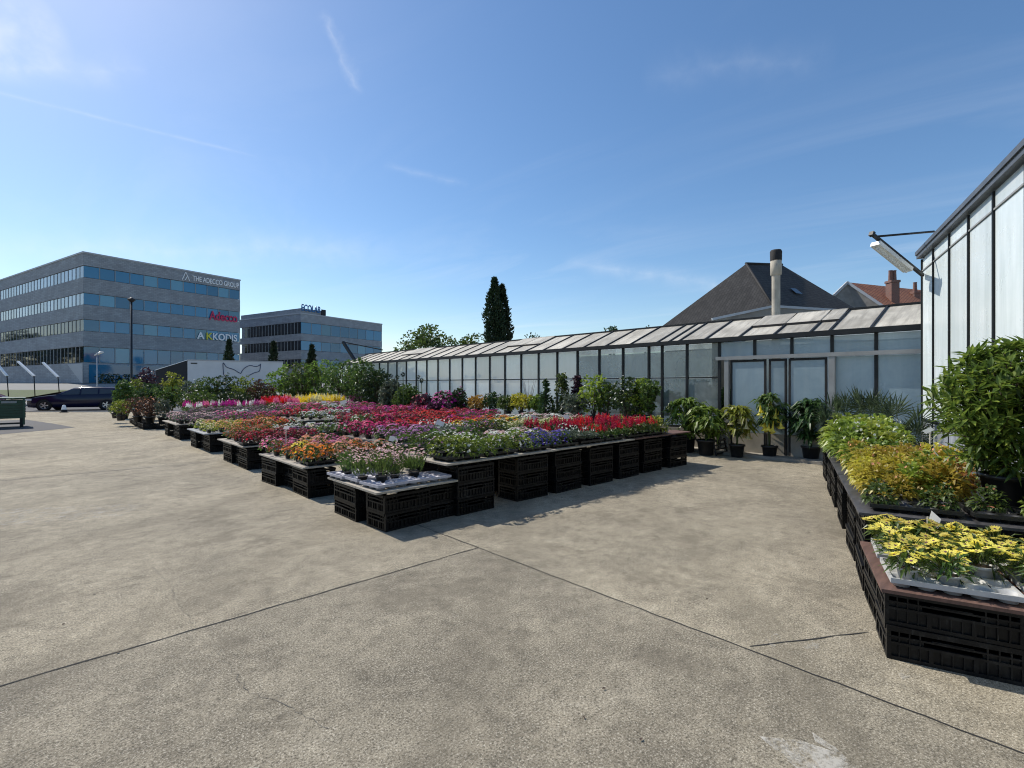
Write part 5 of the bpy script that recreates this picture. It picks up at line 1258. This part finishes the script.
for s, w_, n, r, lab in ((.22, .31, 2, 1, 'the nearest stack under the yellow daisies'), (.22, .96, 2, 1, 'the second stack under the daisies'), (.72, .22, 2, 0, 'the side stack behind the nearest daisies'),
       (1.40, .22, 3, 0, 'the first tall stack behind the daisies'), (1.27, .95, 3, 1, 'the inner tall stack behind the daisies'), (2.15, .22, 3, 0, 'the second tall side stack, right tables'), (2.75, .95, 3, 0, 'the inner stack by the glossy shrub'),
       (3.3, .22, 3, 0, 'the third tall side stack, right tables'), (4.4, .22, 3, 0, 'the fourth tall side stack, right tables'), (5.15, .22, 3, 0, 'the fifth tall side stack, right tables'), (6.4, .22, 3, 0, 'the far tall side stack, right tables')):
    p = tb(s, w_); stack((p.x, p.y), RZT+(math.pi/2 if r else 0), n, lab, gR)
# daisies in white trays
for i, (s, w_) in enumerate(((.22, .32), (.22, .94), (.68, .32), (.68, .94))):
    tray('white', tb(s, w_, .416), RZT+math.pi/2+U(-.03,.03), ['white moulded tray at the outer corner under the daisies', 'white moulded tray beside the corner one, near edge', 'white moulded tray behind the corner one', 'white moulded tray furthest inside under the daisies'][i], 'white trays under the daisies')
gd = 'yellow daisies on the nearest table'
di = 0
for li, s in enumerate((.15, .36, .58, .82)):
    for wi, w_ in enumerate((.14, .32, .52, .72, .92, 1.12, 1.28)):
        if li == 0 and wi in (2, 5): continue
        if li == 1 and wi == 5: continue
        p = tb(s+U(-.025,.025), w_+U(-.03,.03), .424)
        plant('daisy', 'pale yellow', 'mid', p, U(0,6.28), U(.98,1.2), f'yellow daisy plant, {ordn(wi)} from the aisle, {ordn(li)} line from near edge', gd, True, 'traywhite'); di += 1
# sparse pots on the second table
for i, (s, w_, kind, leaf, pm_, lab) in enumerate(((1.30, .14, 'foliage', 'mid', 'pot', 'small green plant on the corner of the second right table'), (1.32, .52, 'foliage', 'mid', 'terra', 'small plant in a terracotta pot behind the daisies'),
        (1.45, .82, 'foliage', 'mid', 'terra', 'second terracotta pot plant beside the glossy shrub'), (1.30, 1.08, 'foliage', 'fresh', 'pot', 'green plant under the glossy shrub'), (1.60, .30, 'foliage', 'gold', 'pot', 'golden plant at the near corner of its block'))):
    plant(kind, 'peach', leaf, tb(s, w_, .616), U(0,6.28), U(.62,.78), lab, 'sparse pots on the second right table', True, pm_)
for i, (s, w_) in enumerate(((1.35, .34), (1.35, .95))): tray('black', tb(s, w_, .616), RZT+math.pi/2, ['black tray at the aisle side behind the daisies', 'black tray on the inner side behind the daisies'][i], 'black trays on the second right table')
for li in range(8):
    s = 1.80+li*.205
    for wi in range(4):
        w_ = .18+wi*.225+U(-.02,.02)
        if li < 2 and wi > 2: continue
        r_ = random.random(); leaf = 'gold' if r_ < .62 else 'amber' if r_ < .74 else 'lime'
        nmc = {'gold': 'golden', 'amber': 'amber', 'lime': 'lime green'}[leaf]
        plant('foliage', 'peach', leaf, tb(s+U(-.02,.02), w_, .616), U(0,6.28), U(.85,1.12), f'{nmc} leaf plant, {ordn(wi)} from the aisle, {ordn(li)} line behind the terracotta pots', 'golden leaf plants on the right-hand tables', True)
for li in range(8):
    s = 3.70+li*.215
    for wi in range(3):
        leaf = 'lime' if random.random() < .6 else 'fresh'; nmc = {'lime': 'lime green', 'fresh': 'fresh green'}[leaf]
        plant('foliage', 'white', leaf, tb(s+U(-.02,.02), .19+wi*.21, .616), U(0,6.28), (1.05+.5*min(1, li/2))*U(.92,1.08), f'{nmc} leaf plant, {ordn(wi)} from the aisle, {ordn(li)} line behind the golden plants', 'lime leaf plants on the right-hand tables', True)
# tags on the right tables
def tag_sign(p, top, wd, hg, tilt, label): price_sign(p, top, wd, hg, tilt, label)
p = tb(.93, .37, .42)
root = empty('price_sign', p); root.rotation_euler = (0,0,-YAW+.12); tag(root, 'white diamond tilted price card above the yellow daisies', 'price sign', 'price cards among the flowers')
q = MB(); q.box(-.005,.005,-.003,.003,0,.24); q.build('stick', MT['stick'], root)
q = MB(); q.M = Matrix.Translation((0,-.006,.215)) @ Matrix.Rotation(R_(40),4,'Y') @ Matrix.Rotation(R_(-18),4,'X'); q.poly([(0,0,0),(.10,0,0),(.10,0,.085),(0,0,.085)]); q.build('card', MT['card'], root)
tag_sign(tb(2.35, .72, .62), .30, .05, .09, .5, 'slanted white plant label among the golden leaves')
tag_sign(tb(2.15, .62, .62), .22, .10, .05, .1, 'low white and green plant label among the golden leaves')
tag_sign(tb(3.9, .95, .62), .42, .13, .05, -.35, 'white bent label on a thin stick beside the fan palm')
tag_sign(tb(3.0, .1, .62), .16, .05, .06, .2, 'small white plant tag at the aisle edge of the golden plants')

# glossy evergreen shrub
def glossy(p, h, w_, tips, label, lo=.0):
    root = empty('evergreen_shrub', p, .6); tag(root, label, 'shrub', 'glossy evergreen shrubs on the second right table')
    q = MB(); pot_mb(q, .17, .26, n=22); q.build('pot', [MT['pot'], MT['soil']], root)
    st_, fo = MB(), MB(); z0 = .24
    for k_ in range(6):
        a = k_*1.05; st_.tube([(0,0,z0),(math.cos(a)*.06,math.sin(a)*.06,z0+h*.3),(math.cos(a)*w_*.4,math.sin(a)*w_*.4,h*.75)],[.014,.011,.005],6)
    for _ in range(tips):
        v = rv(.1); k_ = random.random()**.33; lump = .82+.25*math.sin(v.x*5+1)*math.cos(v.y*4+v.z*3)
        t = Vector((v.x*w_*k_*lump, v.y*w_*k_*lump, lo+(h-lo)*(.5+.47*v.z*k_)))
        ax_ = (Vector((v.x, v.y, v.z*.7+.45))).normalized()
        if k_ > .75: st_.tube([tuple(t-ax_*.12), tuple(t)], [.004,.003], 4, False)
        for j in range(9):
            a = j*2.4; s_ = ax_.orthogonal().normalized(); t2 = ax_.cross(s_); d = ax_*U(.25,.9)+(s_*math.cos(a)+t2*math.sin(a))
            fo.leaf(t-ax_*.02*j*.5, d, U(.085,.15), U(.028,.043), .22, U(-.15,.15))
    st_.build('stem', MT['bark'], root); fo.build('foliage', LEAF['gloss'], root)
glossy(tb(1.85, 1.04, .616), 1.38, .55, 520, 'large glossy evergreen shrub at the picture edge', .16)
glossy(tb(1.25, 1.30, .616), .62, .30, 90, 'low glossy evergreen hanging over the board edge', .1)

# ---------------------------------------------------------------- render settings
vs = sc.view_settings; vs.view_transform = 'Standard'; vs.look = 'None'; vs.exposure = .10; vs.gamma = 1; vs.use_curve_mapping = False
sc.render.engine = 'CYCLES'; cy = sc.cycles
cy.use_denoising = True
try: cy.denoising_prefilter = 'ACCURATE'
except Exception: pass
try: cy.denoiser = 'OPENIMAGEDENOISE'
except Exception: pass
cy.max_bounces = 6; cy.diffuse_bounces = 3; cy.glossy_bounces = 3; cy.transmission_bounces = 4; cy.transparent_max_bounces = 8
cy.filter_width = 1.1
cy.use_adaptive_sampling = True; cy.adaptive_threshold = .02
sc.render.use_persistent_data = False
print('COUNTS', COUNT, len(bpy.data.objects))
